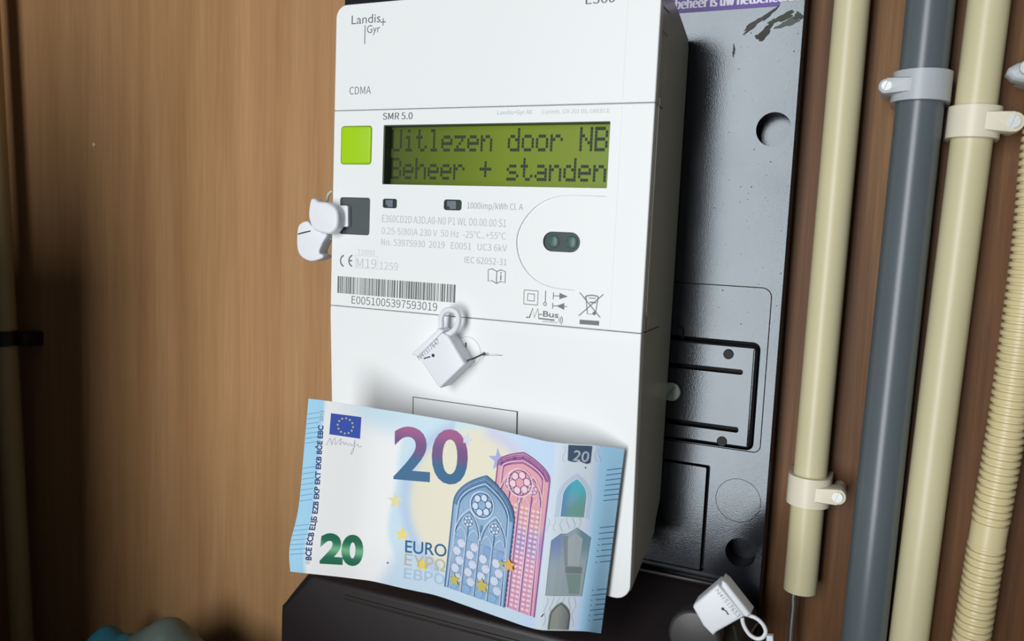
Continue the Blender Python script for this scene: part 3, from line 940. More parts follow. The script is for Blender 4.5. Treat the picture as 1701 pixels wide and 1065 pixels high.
# seal at the lower right, in front of the terminal box
YS = 0.004
seal = thing('seal_tag', 'white numbered wire seal at the lower right in front of the black terminal box', 'seal', tuple(at(1210, 1010, 0.012)), 'wire seals')
bm = slab_px([(1192, 971), (1236, 1025), (1190, 1051), (1184, 1057), (1168, 1041), (1150.5, 1010), (1152, 1005)], YS, 0.0085, 0.0011)
link('seal_body', bm2me(bm), MAT['seal'], seal)
bm = slab_px([(1199, 964), (1207, 970), (1247, 1021), (1241, 1026.5), (1236, 1025), (1197.5, 975)], YS - 0.001, 0.007, 0.0008)
link('seal_bar', bm2me(bm), MAT['seal'], seal)
bm = bmesh.new()
lp = [(1243, 1022), (1256, 1027), (1267, 1037), (1272, 1049), (1267, 1059), (1257, 1061), (1246, 1055), (1238, 1044), (1234, 1034), (1233, 1026)]
tube(bm, smooth_path([at(x, y, YS + 0.002) for x, y in lp], 6), 0.0007, 10)
link('seal_loop', bm2me(bm), MAT['seal'], seal)
bm = bmesh.new()
tube(bm, smooth_path([at(1218, 1040, YS + .006), at(1221, 1052, YS + .008), at(1224, 1068, YS + .0105)], 6), 0.00035, 8)
tube(bm, smooth_path([at(1248, 1050, YS + .006), at(1255, 1040, YS + .008), at(1258, 1036, YS + .012)], 6), 0.00035, 8)
link('seal_wire', bm2me(bm), MAT['wire'], seal)
pt = Print(plane_print(YS), 0.00003)
sp_ = lambda x, y: (lambda p: (p[0], p[2]))(at(x, y, YS))
pt.text('N41517653', sp_(1188, 982), sp_(1225, 1026), 0.0015, (150, 152, 162), -0.004)
pt.line([sp_(1202, 1013), sp_(1206, 1015), sp_(1210, 1021.5)], .0005, (60, 60, 64)); pt.poly(circ(*sp_(1200.8, 1011.5), .00055, 12), (60, 60, 66), 1)
link('seal_print', pt.mesh(), MAT['ink'], seal, 0)

# seal that closes the data port
seal = thing('port_seal', 'white rounded two-lobed seal plugged into the dark port at the left edge of the meter', 'seal', tuple(at(535, 370, 0.0)), 'wire seals')
bm = slab_px([(556, 341), (576, 341.3), (577.7, 344), (578, 375), (576, 377), (558, 377)], -0.0012, 0.0022, 0.0004)
link('seal_tab', bm2me(bm), MAT['seal'], seal)
bm = slab_px([(515, 331.7), (522, 330), (528, 334.5), (542, 336), (554.6, 343.7), (560.3, 355), (559.6, 376), (550.4, 387), (542, 388.7), (522, 383), (514, 370), (511.5, 354)], -0.0060, 0.0048, 0.0013, 4, True)
link('upper_lobe', bm2me(bm), MAT['seal'], seal)
bm = slab_px([(494, 379), (501, 369.5), (511, 367.6), (518, 375), (542, 387), (535, 404), (529.5, 419), (536, 424), (533.5, 429.6), (515, 434), (498.5, 425), (492.7, 408)], -0.0020, 0.0060, 0.0016, 4, True)
lobe = link('lower_lobe', bm2me(bm), MAT['seal'], seal)
bm = bmesh.new(); tube(bm, [at(495.2, 388.9, -0.0021), at(505, 386.2, -0.0023), at(515.5, 383.8, -0.0021)], 0.00028, 6)
link('lobe_slit', bm2me(bm), MAT['groove'], lobe)
bm = bmesh.new()
lp = [(553, 317), (547, 321), (543.5, 331), (544, 350), (546, 375), (547.5, 391), (551, 398)]
tube(bm, smooth_path([at(x, y, 0.0022) for x, y in lp], 5), 0.0006, 8)
link('seal_wire', bm2me(bm), MAT['nylon'], seal, label='clear nylon loop')

# ================================================================ BANKNOTE
NU, NV = 133.0, 72.0
topx = [(512.3, 662.3), (547.6, 666.5), (620, 678), (686.3, 688.5), (782.8, 704.5), (860.4, 722.3), (912, 734.3), (939, 737), (987, 739.8), (1037.5, 746)]
botx = [(487.5, 950), (524, 954), (573.5, 959.5), (620.5, 965.8), (674.6, 978.7), (726.3, 989.3), (799, 1015), (869.8, 1039.9), (897, 1046.5), (919.5, 1047.7), (961, 1048.3), (999.5, 1051)]
SS = np.linspace(0, 1, 21)
YK = np.interp(SS, np.linspace(0, 1, 11), [-.0312, -.0251, -.0187, -.0145, -.0122, -.0115, -.0124, -.0136, -.0132, -.0078, -.0007])
YK = np.convolve(np.pad(YK, 1, mode='edge'), [.2, .6, .2], 'valid'); YK[-1] = -0.0006
TK = []; BK = []
for s, yk in zip(SS, YK):
    x = topx[0][0] + (topx[-1][0] - topx[0][0]) * s; TK.append(at(x, np.interp(x, *zip(*topx)), yk))
    x = botx[0][0] + (botx[-1][0] - botx[0][0]) * s; BK.append(at(x, np.interp(x, *zip(*botx)), yk + (0.0044 if yk > -.002 else 0)))
TK = np.array(TK); BK = np.array(BK)
BK[-1][1] = 0.0030
al = np.concatenate([[0], np.cumsum(np.linalg.norm(np.diff((TK + BK) / 2, axis=0), axis=1))]); al = al / al[-1] * NU


def catmull(K, t):
    t = min(max(t, 0), len(K) - 1 - 1e-9); i = int(t); f = t - i
    p1 = K[i]; p2 = K[i + 1]; p0 = K[i - 1] if i > 0 else 2 * p1 - p2; p3 = K[i + 2] if i + 2 < len(K) else 2 * p2 - p1
    return 0.5 * (2 * p1 + (p2 - p0) * f + (2 * p0 - 5 * p1 + 4 * p2 - p3) * f * f + (3 * p1 - p0 - 3 * p2 + p3) * f ** 3)


_ns_cache = {}


def note_frame(u):
    k = round(u, 4)
    if k not in _ns_cache:
        t = np.interp(u, al, np.arange(len(al)))
        _ns_cache[k] = (catmull(TK, t), catmull(BK, t))
    return _ns_cache[k]


def note_pt(u, v):
    a, b = note_frame(u); f = v / NV
    p = b + (a - b) * f
    bow = 4 * f * (1 - f)
    ctl = math.exp(-((u / 14) ** 2))
    p = p + np.array([-0.0022, -0.001, 0]) * math.exp(-((f - .13) / .16) ** 2) * ctl      # curled lower left edge
    return p


def note_surf(u, v, l):
    p = note_pt(u, v)
    e = 0.05
    du = note_pt(min(u + e, NU), v) - note_pt(max(u - e, 0), v); dv = note_pt(u, min(v + e, NV)) - note_pt(u, max(v - e, 0))
    n = np.cross(du, dv); n /= np.linalg.norm(n)
    if n[1] > 0: n = -n
    return p + n * l


_uvc = [None]


def uv(x, y):
    """banknote coordinates in mm of the photograph's pixel"""
    q = np.array([(x - 500) / 530 * NU, (1 - (y - 670) / 300) * NV])
    for _ in range(25):
        u_, v_ = q
        def ext(u, v):
            uc = min(max(u, 0), NU); p = note_pt(uc, v)
            if u != uc:
                d = (note_pt(NU, v) - note_pt(NU - 1, v)) if u > NU else (note_pt(1, v) - note_pt(0, v))
                p = p + d * (u - uc)
            return pr(p)
        p = ext(u_, v_); r = np.array([x, y]) - p
        if abs(r).max() < .02: break
        J = np.stack([(ext(u_ + .1, v_) - p) / .1, (ext(u_, v_ + .1) - p) / .1], 1)
        q = q + np.clip(np.linalg.solve(J, r), -20, 20)
    return (min(max(q[0], 0.05), NU - .05), min(max(q[1], 0.05), NV - .05))


def tint(u, v):
    """soft background printing of the note"""
    c = (252, 252, 252)
    sky = mixc((212, 236, 248), (204, 226, 250), sst(60, 100, u))
    # the large pale ring of the star circle
    d = math.hypot((u - 74) / 1.0, (v - 40) / 1.05)
    edge = 40 + 3 * math.sin(v / 9)
    c = mixc(c, sky, sst(edge, edge - 3, d) if u < 74 else 1)
    if u < 74: c = mixc(c, sky, sst(24, 44, u + .5 * (v - 40)) * sst(58, 70, v))
    if v < 20: c = mixc(c, (206, 228, 244), sst(40, 48, u + 0.4 * (20 - v)))
    # cream map area
    m = sst(32, 27, d) * sst(106, 92, u) * sst(3, 10, v)
    c = mixc(c, (240, 234, 210), .95 * m)
    # pale lilac zone upper right of the ring
    m2 = sst(24, 30, d) * sst(34, 28, d) * sst(72, 80, u) * sst(46, 54, v)
    c = mixc(c, (214, 214, 240), m2)
    # inner blue rim
    m3 = math.exp(-((d - 31) / 2.6) ** 2) * (1 if u < 62 else 0)
    c = mixc(c, (188, 208, 238), .8 * m3)
    c = mixc(c, (204, 226, 252), sst(94, 104, u))
    # foil strip
    c = mixc(c, (222, 234, 244), sst(104.5, 106.5, u) * sst(121.5, 119.5, u))
    # right and left margin bands
    c = mixc(c, (172, 220, 250), sst(121.5, 124.0, u))
    lb = 6.6 + (v - 36) * .012
    c = mixc((170, 220, 248), c, sst(lb - 1.0, lb + .6, u))
    return c


note = thing('banknote', 'wavy twenty euro banknote across the lower front of the white meter', 'banknote', tuple(note_pt(NU / 2, 0)))
bm = bmesh.new(); nu, nv = 133, 72
cl = bm.loops.layers.float_color.new('Col')
gridv = {}
for s_, off in ((0, 0.0), (1, -0.00010)):
    for i in range(nu + 1):
        for j in range(nv + 1):
            gridv[s_, i, j] = bm.verts.new(note_surf(i * NU / nu, j * NV / nv, off))
uvof = {}
for (s_, i, j), v in gridv.items(): uvof[v] = (s_, i * NU / nu, j * NV / nv)
for s_ in (0, 1):
    for i in range(nu):
        for j in range(nv):
            q = [gridv[s_, i, j], gridv[s_, i + 1, j], gridv[s_, i + 1, j + 1], gridv[s_, i, j + 1]]
            bm.faces.new(q if s_ == 0 else q[::-1])
for i in range(nu):
    for j in (0, nv): bm.faces.new((gridv[0, i, j], gridv[1, i, j], gridv[1, i + 1, j], gridv[0, i + 1, j]))
for j in range(nv):
    for i in (0, nu): bm.faces.new((gridv[0, i, j], gridv[1, i, j], gridv[1, i, j + 1], gridv[0, i, j + 1]))
for f in bm.faces:
    for l in f.loops:
        s_, u, v = uvof[l.vert]; l[cl] = (*s2l(tint(u, v) if s_ == 0 else (232, 236, 240)), 1)
link('paper_sheet', bm2me(bm), MAT['paper'], note, 60)


def NP(lift=0.00004): return Print(note_surf, lift, 3.0)


def put(name, p, label=None): return link(name, p.mesh(), MAT['ink'], note, 0, label)


def star(c, r, n=5, a0=PI / 2, inner=.4):
    return [(c[0] + (r if k % 2 == 0 else r * inner) * math.cos(a0 + PI * k / n), c[1] + (r if k % 2 == 0 else r * inner) * math.sin(a0 + PI * k / n)) for k in range(2 * n)]


def txt_px(p, s, a, b, cap_px_pt, col, bold=0.0, level=None):
    """baseline from pixel a to pixel b; cap_px_pt is a pixel on the cap line above a"""
    A = np.array(uv(*a)); B = np.array(uv(*b)); Cc = np.array(uv(*cap_px_pt))
    e = (B - A) / np.linalg.norm(B - A); n = np.array([-e[1], e[0]])
    p.text(s, A, B, abs((Cc - A) @ n), col, bold, level)


# margin hatching
p = NP()
for grp in (((503, 687.5), (490, 735)), ((499, 778), (491, 832)), ((490, 874), (485.5, 922))):
    for k in range(7):
        a = np.array(grp[0]) + (np.array(grp[1]) - np.array(grp[0])) * k / 6
        A = uv(a[0] + 2, a[1]); B = uv(a[0] + 21, a[1] - 3.2)
        p.line([(0.15, A[1]), (A[0] + 5.0, A[1] + 1.3)], .22, (96, 150, 190))
put('margin_hatching', p); p = NP()
for g0, g1 in (((1034, 778), (1025, 829)), ((1019, 874), (1013, 932)), ((1006, 978), (999, 1028))):
    for k in range(7):
        a = np.array(g0) + (np.array(g1) - np.array(g0)) * k / 6
        A = uv(*a); p.line([(NU - .1, A[1]), (NU - 7.0, A[1] - 1.5)], .32, (48, 122, 178))
put('margin_hatching', p)
# text line along the left edge
p = NP()
txt_px(p, 'BCE ECB ЕЦБ EZB EKP EKT EKB BĊE EBC', (517.5, 931), (537.5, 707), (507.5, 930), (48, 72, 130), 0.035)
txt_px(p, '2015', (536.5, 700), (538.3, 682.5), (530.8, 699), (140, 150, 170), 0.0)
txt_px(p, '©', (513.5, 938), (514.5, 931.5), (508, 937), (150, 160, 178), 0.0)
put('bank_initials', p)
# flag with a ring of stars
p = NP()
fl = [uv(549.8, 686.5), uv(600.2, 693), uv(598, 729), uv(547, 721.5)]
p.poly(fl, (62, 90, 184))
fc = np.mean(np.array(fl), axis=0)
for k in range(12):
    a = PI / 2 + k * PI / 6
    p.poly(star((fc[0] + 3.1 * math.cos(a), fc[1] + 3.1 * math.sin(a)), .56), (232, 224, 150), 1)
put('flag_print', p, 'blue flag with ring of yellow stars')
# signature
p = NP()
sg = [(542, 740), (546, 732), (549, 728), (551, 739), (554, 730), (557, 728), (557, 739), (562, 733), (567, 729), (564, 739), (570, 734), (572, 739), (575, 735), (578, 740), (582, 736), (584, 741), (588, 737), (590, 731), (587, 748), (584, 755), (583, 752), (589, 742), (594, 738), (596, 743), (601, 741)]
p.line([uv(q.x, q.y) for q in smooth_path([(x, y, 0) for x, y in sg], 4)], .18, (168, 174, 186))
put('signature', p)
# large 20, purple above and blue below
p = NP()
v_m = uv(690, 757)[1]


def big(u, v):
    return mixc((66, 112, 150), mixc((122, 90, 140), (168, 98, 146), sst(v_m + 4, v_m + 11, v)), sst(v_m - 2.5, v_m + 2.5, v))


A = np.array(uv(654, 795)); B = np.array(uv(776, 806.5)); Cc = np.array(uv(662, 708.5))
txt_px(p, '20', (653.5, 796), (776, 807.5), (660, 708.5), big, 0.022)
put('large_numeral', p, 'purple and blue number twenty')
p = NP()
v_e = uv(567, 914)[1]


def emer(u, v): return mixc((36, 112, 84), (126, 196, 148), math.exp(-((v - v_e) / 2.3) ** 2))


txt_px(p, '20', (531, 936.5), (602.5, 941), (534.5, 885.5), emer, 0.05)
put('emerald_numeral', p, 'shiny green number twenty')
# stars
p = NP()
for (x, y), r_, c in (((656.5, 832), 3.5, (240, 230, 170)), ((668, 888), 3.5, (246, 226, 130)), ((702, 938), 3.6, (246, 214, 96))):
    p = NP(); p.poly(star(uv(x, y), r_, a0=PI / 2 + .1), c); put('star_print', p)
p = NP(); p.poly(star(uv(828, 764), 4.6, a0=PI / 2 + .2), (176, 180, 226)); put('star_print', p)
p = NP(); p.poly(star(uv(775, 730), 3.2, a0=PI / 2 - .2), (216, 224, 236)); put('star_print', p)
p = NP(); p.poly(circ(*uv(644, 935), .45, 10), (128, 120, 170), 1); put('dot_print', p)
# the word in three scripts
p = NP()
p.level = 1
txt_px(p, 'EURO', (673, 917.5), (741.5, 926), (674.5, 897.5), (44, 104, 152), 0.008)
txt_px(p, 'ΕΥΡΩ', (671.5, 938.5), (739, 950.5), (673, 920.5), (190, 192, 172), 0.008)
txt_px(p, 'ЕВРО', (670.5, 960.5), (737.5, 972.5), (671.5, 944.5), (178, 204, 226), 0.008)
put('currency_word', p)


# pointed windows
def arch(u0, u1, vs, va, n=14, skew=0.5):
    """pointed arch from left springing over the apex to right springing"""
    ua = u0 + (u1 - u0) * skew; out = []
    mx = math.radians(44)
    fx_ = lambda t: (1 - math.cos(t * mx)) / (1 - math.cos(mx)); fy_ = lambda t: math.sin(t * mx) / math.sin(mx)
    for k in range(n + 1): out.append((u0 + (ua - u0) * fx_(k / n), vs + (va - vs) * fy_(k / n)))
    for k in range(n - 1, -1, -1): out.append((u1 - (u1 - ua) * fx_(k / n), vs + (va - vs) * fy_(k / n)))
    return out


def clip_band(p, pts, wd, col, level):
    p.line(pts, wd, col, level=level)


def window(p, L0, R0, vb0, vb1, vsl, vsr, va, ua, cols, lattice):
    """L0/R0 left and right edges at the base; the outline follows the photograph's slanted base"""
    frame, field, line, pale, glass = cols
    sk = (ua - L0) / (R0 - L0)
    arc = arch(L0, R0, 0, 1, 16, sk)
    def lift_(q): 
        f = (q[0] - L0) / (R0 - L0); vs = vsl + (vsr - vsl) * f
        return (q[0], vs + (va - vs) * q[1])
    outer = [lift_(q) for q in arc]
    base = [(R0, vb1), (L0, vb0)]
    p.poly(outer + base, field, 0)
    wdt = R0 - L0
    def inset(d):
        l, r = L0 + d, R0 - d
        o = []
        for q in arch(l, r, 0, 1, 16, sk):
            f = (q[0] - L0) / wdt; vs = vsl + (vsr - vsl) * f
            o.append((q[0], vs - d * .4 + (va - d * 1.5 - vs + d * .4) * q[1]))
        return o
    # mouldings
    p.line([(L0 + .1, vb0)] + outer + [(R0 - .1, vb1)], .5, line, level=3)
    p.line(inset(1.1), 1.5, frame, level=1)
    arc_ = lambda d: inset(d)[2:-2]
    p.line(arc_(1.5), 2.6, frame, level=1)
    for q in (.45, .8, 1.5, 1.9, 2.4): p.line(arc_(q), .10, pale if q in (.8, 1.9) else line, level=4)
    p.line([(L0 + 1.0, vb0 + .2)] + inset(2.1) + [(R0 - 1.0, vb1 + .2)], .30, pale, level=3)
    p.line([(L0 + 1.5, vb0 + .2)] + inset(2.7) + [(R0 - 1.5, vb1 + .2)], .35, line, level=2)
    vbf = lambda u: vb0 + (vb1 - vb0) * (u - L0) / wdt
    # lights and mullions
    nl = 4
    xs = [L0 + 1.7 + (wdt - 3.4) * k / nl for k in range(nl + 1)]
    vt = (vsl + vsr) / 2 - 9.5
    for k in range(nl):
        a, b = xs[k] + .45, xs[k + 1] - .45
        h = vt - (0.4 if k in (0, 1) else 1.2)
        lc = arch(a, b, h - 2.5, h + 1.8, 8)
        p.poly(lc + [(b, vbf(b) + .3), (a, vbf(a) + .3)], glass, 1)
        p.line([(a, vbf(a) + .3)] + lc + [(b, vbf(b) + .3)], .28, pale, level=4)
        lattice(p, a, b, vbf((a + b) / 2) + .8, h - .6, k)
    for k in range(1, nl):
        wm = .8 if k == 2 else .55
        p.line([(xs[k], vbf(xs[k]) + .2), (xs[k], vt + (2.0 if k != 2 else 4))], wm, frame, level=5)
        p.line([(xs[k] - .25, vbf(xs[k]) + .2), (xs[k] - .25, vt + 1)], .14, pale, level=6)
        p.line([(xs[k] + .32, vbf(xs[k]) + .2), (xs[k] + .32, vt + 1)], .16, line, level=6)
    # two sub-arches
    for a, b in ((xs[0], xs[2]), (xs[2], xs[4])):
        sa = arch(a + .2, b - .2, vt - 2, vt + 9.2, 12)
        p.line(sa, .40, pale, level=6); p.line(arch(a + .8, b - .8, vt - 2, vt + 8.0, 12), .25, line, level=5)
        c = ((a + b) / 2, vt + 4.2); rose(p, c, 2.5, line, pale, field, 5)
    rose(p, (L0 + wdt * sk * .98, va - 11.6), 5.3, line, pale, field, 8)
    # spandrel strokes between rose and mouldings
    for s_ in (-1, 1):
        for q in (0.0, 1.0):
            uq = L0 + wdt * (.5 + s_ * (.27 + .07 * q)); vq = va - 13.0 - 3.5 * q
            p.line([(uq - .7, vq), (uq, vq + 1.3), (uq + .7, vq), (uq, vq - 1.3)], .2, pale, True, 7)


def rose(p, c, r, line, pale, field, lvl):
    p.line(circ(*c, r, 30), .38 * (r / 3) ** .5, pale, True, lvl)
    p.line(circ(*c, r * .9, 30), .2, line, True, lvl)
    for k in range(6):
        a = k * PI / 3 + .3
        q = (c[0] + r * .58 * math.cos(a), c[1] + r * .58 * math.sin(a))
        p.poly(circ(*q, r * .25, 14), pale, lvl + 1)
        p.line(circ(*q, r * .27, 14), .12 * (r / 2) ** .5, line, True, lvl + 2)
    p.poly(circ(*c, r * .34, 18), field, lvl + 1); p.line(circ(*c, r * .35, 18), .16, line, True, lvl + 2)


PK = dict()


def pinkf(u, v):
    t = sst(pv0, pv1, v)
    c = mixc((178, 150, 204), (226, 160, 184), sst(.0, .35, abs(t - .45) * 2 - .1))
    if t > .62: c = mixc(c, (232, 170, 180), sst(.62, .75, t))
    if .48 < t < .68: c = mixc(c, (240, 190, 172), .6 * (1 - abs(t - .58) / .1))
    return c


def lat_tri(p, a, b, v0, v1, k):
    n = 2; s = (b - a) / n; v = v0
    row = 0
    while v + s < v1:
        for i in range(n):
            u0 = a + i * s
            t = sst(pv0, pv1, v)
            c1 = (244, 226, 240) if t < .55 else (252, 226, 206)
            p.poly([(u0 + s * .1, v + s * .5), (u0 + s * .48, v + s * .12), (u0 + s * .48, v + s * .88)], c1, 3)
            p.poly([(u0 + s * .9, v + s * .5), (u0 + s * .52, v + s * .12), (u0 + s * .52, v + s * .88)], c1, 3)
        p.line([(a, v), (b, v)], .12, (186, 118, 178), level=2)
        v += s; row += 1


def lat_blue(p, a, b, v0, v1, k):
    r_ = (b - a) * .40; v = v0 + r_ * .6; i = 0
    while v + r_ < v1:
        cx = a + (b - a) * (.34 if i % 2 == 0 else .66)
        t = sst(bv0, bv0 + 12, v)
        pc = mixc((140, 186, 224), (214, 222, 240), sst(.25, .5, t))
        if k >= 2 and v > v1 - 7: pc = (140, 172, 216)
        p.poly(circ(cx, v, r_ * .98, 6), pc, 3)
        p.line(circ(cx, v, r_, 6), .14, (116, 146, 190), True, 4)
        p.line([(a, v + r_), (b, v + r_ * .4)], .10, (128, 150, 186), level=4)
        v += r_ * 1.72; i += 1


# pink window behind
pl_b = uv(843, 1008); pr_b = uv(888, 1025.6); p_rs = uv(912, 800); p_ap = uv(870.5, 752)
pv0 = pr_b[1]; pv1 = p_ap[1]
puL = uv(828, 782)[0] - .6; puR = (pr_b[0] + p_rs[0]) / 2 + .1
p = NP()
window(p, puL, puR, pv0 + 1.0, pv0, p_rs[1] + 2.2, p_rs[1], p_ap[1], p_ap[0], ((160, 96, 158), pinkf, (150, 84, 150), (244, 216, 226), pinkf), lat_tri)
put('pink_window_print', p, 'pink pointed window')
# blue window in front
bL = (uv(741.4, 974)[0] + uv(752.8, 831)[0]) / 2; bR = (uv(839, 1009)[0] + uv(854, 864)[0]) / 2
b_ap = uv(808.6, 790.5); b_ls = uv(752.8, 834); b_rs = uv(854, 866); bb0 = uv(742, 974.5)[1]; bb1 = uv(839, 1009)[1]
bv0 = bb1


def bluef(u, v): return mixc((150, 182, 214), (122, 158, 194), sst(b_ap[1] - 14, b_ap[1], v))


p = NP(0.00004); p.level = 0
qf = Print(note_surf, 0.00004, 3.0)
window(p, bL, bR, bb0, bb1, b_ls[1], b_rs[1], b_ap[1], b_ap[0], ((96, 136, 176), bluef, (66, 112, 160), (216, 228, 242), bluef), lat_blue)
p.polys = [(V, F_, c, lv + 12) for V, F_, c, lv in p.polys]
put('blue_window_print', p, 'blue pointed window')
for q, r_, c in (((757, 962), 2.6, (206, 190, 96)), ((803, 972), 3.2, (206, 190, 96)), ((848, 938), 2.8, (238, 176, 92)), ((835, 935), 1.6, (176, 184, 120))):
    p = NP(); p.level = 26; p.poly(star(uv(*q), r_, a0=PI / 2 + .2, inner=.5), c); put('star_print', p, 'golden printed star')
# foil strip: number window, arch hologram, portrait window and lower arch
p = NP()
ft = [uv(944, 739), uv(984, 741), uv(981, 769), uv(975, 771), uv(969, 769), uv(962, 766), uv(955, 768), uv(949, 767), uv(943, 765)]
p.poly(ft, (72, 90, 116))
txt_px(p, '20', (951, 765), (977, 768), (953, 747.5), (186, 194, 204), 0.012, 1)
p.poly(circ(*uv(972.5, 777), .3, 10), (40, 44, 60), 1)
for k, x in enumerate((937, 990, 996)):
    p.line([uv(x + 2.5 * math.sin(j * .8 + k), 742 + j * 3.2) for j in range(9)], .12, (150, 170, 194))


def holo(u, v):
    t = sst(h0[1], h1[1], v); s_ = sst(h0[0], h1[0], u)
    c = mixc((120, 168, 160), (92, 192, 208), sst(.2, .9, t)); c = mixc(c, (98, 150, 210), .7 * (1 - sst(0, .35, s_)))
    return mixc(c, (150, 180, 228), .6 * math.exp(-((s_ - .45) / .2) ** 2 - ((t - .5) / .2) ** 2))


h0 = uv(931, 858); h1 = uv(977, 797)
for d_, cc in ((2.0, (176, 200, 232)), (1.3, (160, 190, 230)), (.7, (184, 206, 234))):
    p.line([(h0[0] - d_, h0[1] - d_ * .3)] + arch(h0[0] - d_, h1[0] + d_, h0[1] + 7, h1[1] + d_, 10) + [(h1[0] + d_, h0[1] - d_ * .3)], .22, cc)
p.poly([(h0[0], h0[1])] + arch(h0[0], h1[0], h0[1] + 7.5, h1[1], 12) + [(h1[0], h0[1])], holo, 1)


def por(u, v):
    t = sst(w0[1], w1[1], v); s_ = sst(w0[0], w1[0], u)
    c = mixc((160, 176, 180), (162, 178, 192), t)
    c = mixc(c, (112, 134, 190), .75 * (1 - sst(.05, .34, s_)) * sst(.35, .9, t))
    c = mixc(c, (104, 144, 156), .8 * sst(.74, .95, s_) * sst(.5, .9, t))
    c = mixc(c, (184, 170, 194), .4 * math.exp(-((s_ - .3) / .2) ** 2 - ((t - .3) / .12) ** 2))
    return c


w0 = uv(908, 990); w1 = uv(975, 876)
pw = [uv(906, 989), uv(916, 898), uv(931, 887), uv(942, 887), uv(958, 877), uv(981, 893), uv(966, 990)]
p.poly(pw, por, 1); p.line(pw, .2, (110, 128, 150), True, 2)
p.poly([uv(945, 893), uv(958, 886), uv(968, 895), uv(962, 940), uv(943, 940), uv(941, 905)], (176, 186, 190), 2)
p.poly([uv(939, 941), uv(967, 942), uv(966, 953), uv(939, 952)], (128, 136, 144), 2)
p.poly([uv(940, 953), uv(965, 954), uv(962, 987), uv(945, 986)], (136, 156, 152), 2)
p.poly([uv(934, 890), uv(943, 890), uv(942, 940), uv(938, 940)], (140, 152, 158), 3)
for j, (x0, x1) in enumerate(((911, 915), (921, 924), (932, 934), (943, 944), (953, 953), (963, 962))):
    p.line([uv(x0 + 2.2 * math.sin(k_ * .9 + j), 862 + k_ * 3.4 - (j * 1.2 if j > 2 else 0)) for k_ in range(7)], .12, (162, 180, 200), level=1)
    p.line([uv(x1 - 6 + 2.2 * math.sin(k_ * .9 + j) - k_ * .6, 992 + k_ * 4.4) for k_ in range(12)], .14, (160, 178, 198), level=1)


def loa(u, v): return mixc((156, 162, 154), (118, 124, 124), sst(a0_[0] + 3, a0_[0] + 9, u))


a0_ = uv(909, 1046); a1_ = uv(950, 1000)
p.poly([(a0_[0], .4)] + arch(a0_[0], a1_[0], 5.5, a1_[1], 10) + [(a1_[0], .4)], loa, 2)
p.line([(a0_[0] + .5, .4)] + arch(a0_[0] + .6, a1_[0] - .5, 5.5, a1_[1] - .8, 10) + [(a1_[0] - .5, .4)], .5, (96, 106, 106), level=3)
p.line([uv(899, 1025), uv(903, 1020)], .4, (40, 44, 60), level=1)
put('foil_strip_print', p, 'silvery foil strip with holograms')

# ================================================================ PIPES AND CLAMPS
PY = 0.0565


def pipe_axis(e0, e1, Yc):
    """centre line and radius from the two edges at two heights"""
    out = []
    for xl, xr, y in (e0, e1):
        a = at(xl, y, Yc); b = at(xr, y, Yc); out.append(((a + b) / 2, abs(b[0] - a[0]) / 2))
    r = float(out[0][1] + out[1][1]) / 2
    A, B = Vector(out[0][0]), Vector(out[1][0])
    return A, B, (B - A).normalized(), r


def pipe(name, label, e0, e1, Yc, m, top=0.14, bottom=-0.40, hollow=False, group=None):
    A, B, d, r = pipe_axis(e0, e1, Yc)
    P0 = A + d * ((top - A.z) / d.z); P1 = A + d * ((bottom - A.z) / d.z)
    bm = bmesh.new()
    if hollow:
        n = 40; pts = [(P0, r), (P1, r), (P1, r - .0013), (P1 - d * .03, r - .0013)]
        rings = []
        t = d; a = Vector((0, 1, 0)); a = (a - t * a.dot(t)).normalized(); b = t.cross(a)
        for P, q in pts: rings.append([bm.verts.new(P + q * (a * math.cos(2 * PI * k / n) + b * math.sin(2 * PI * k / n))) for k in range(n)])
        for i in range(3):
            for k in range(n): bm.faces.new((rings[i][k], rings[i][(k + 1) % n], rings[i + 1][(k + 1) % n], rings[i + 1][k]))
        bm.faces.new(rings[0][::-1]); bm.faces.new(rings[3])
    else: tube(bm, [P0, P1], r, 40)
    o = link(name, bm2me(bm), m, None, 35, origin=tuple((P0 + P1) / 2))
    tag(o, label, 'pipe', group)
    return A, d, r


p1 = pipe('conduit_pipe', 'cream conduit pipe beside the black board, cut off open above a steel rod', (1385, 1447, 0), (1302, 1357, 975), PY, MAT['cream'], bottom=float(at(1329, 980, PY)[2]), hollow=True, group='wall conduit pipes')
p2 = pipe('conduit_pipe', 'dark grey conduit pipe between the two cream pipes', (1505, 1588, 0), (1396, 1473, 1062), PY - .001, MAT['grey'], group='wall conduit pipes')
p3 = pipe('conduit_pipe', 'full-height cream conduit pipe right of the dark grey pipe', (1605, 1682, 0), (1478, 1542, 1062), PY, MAT['cream'], group='wall conduit pipes')


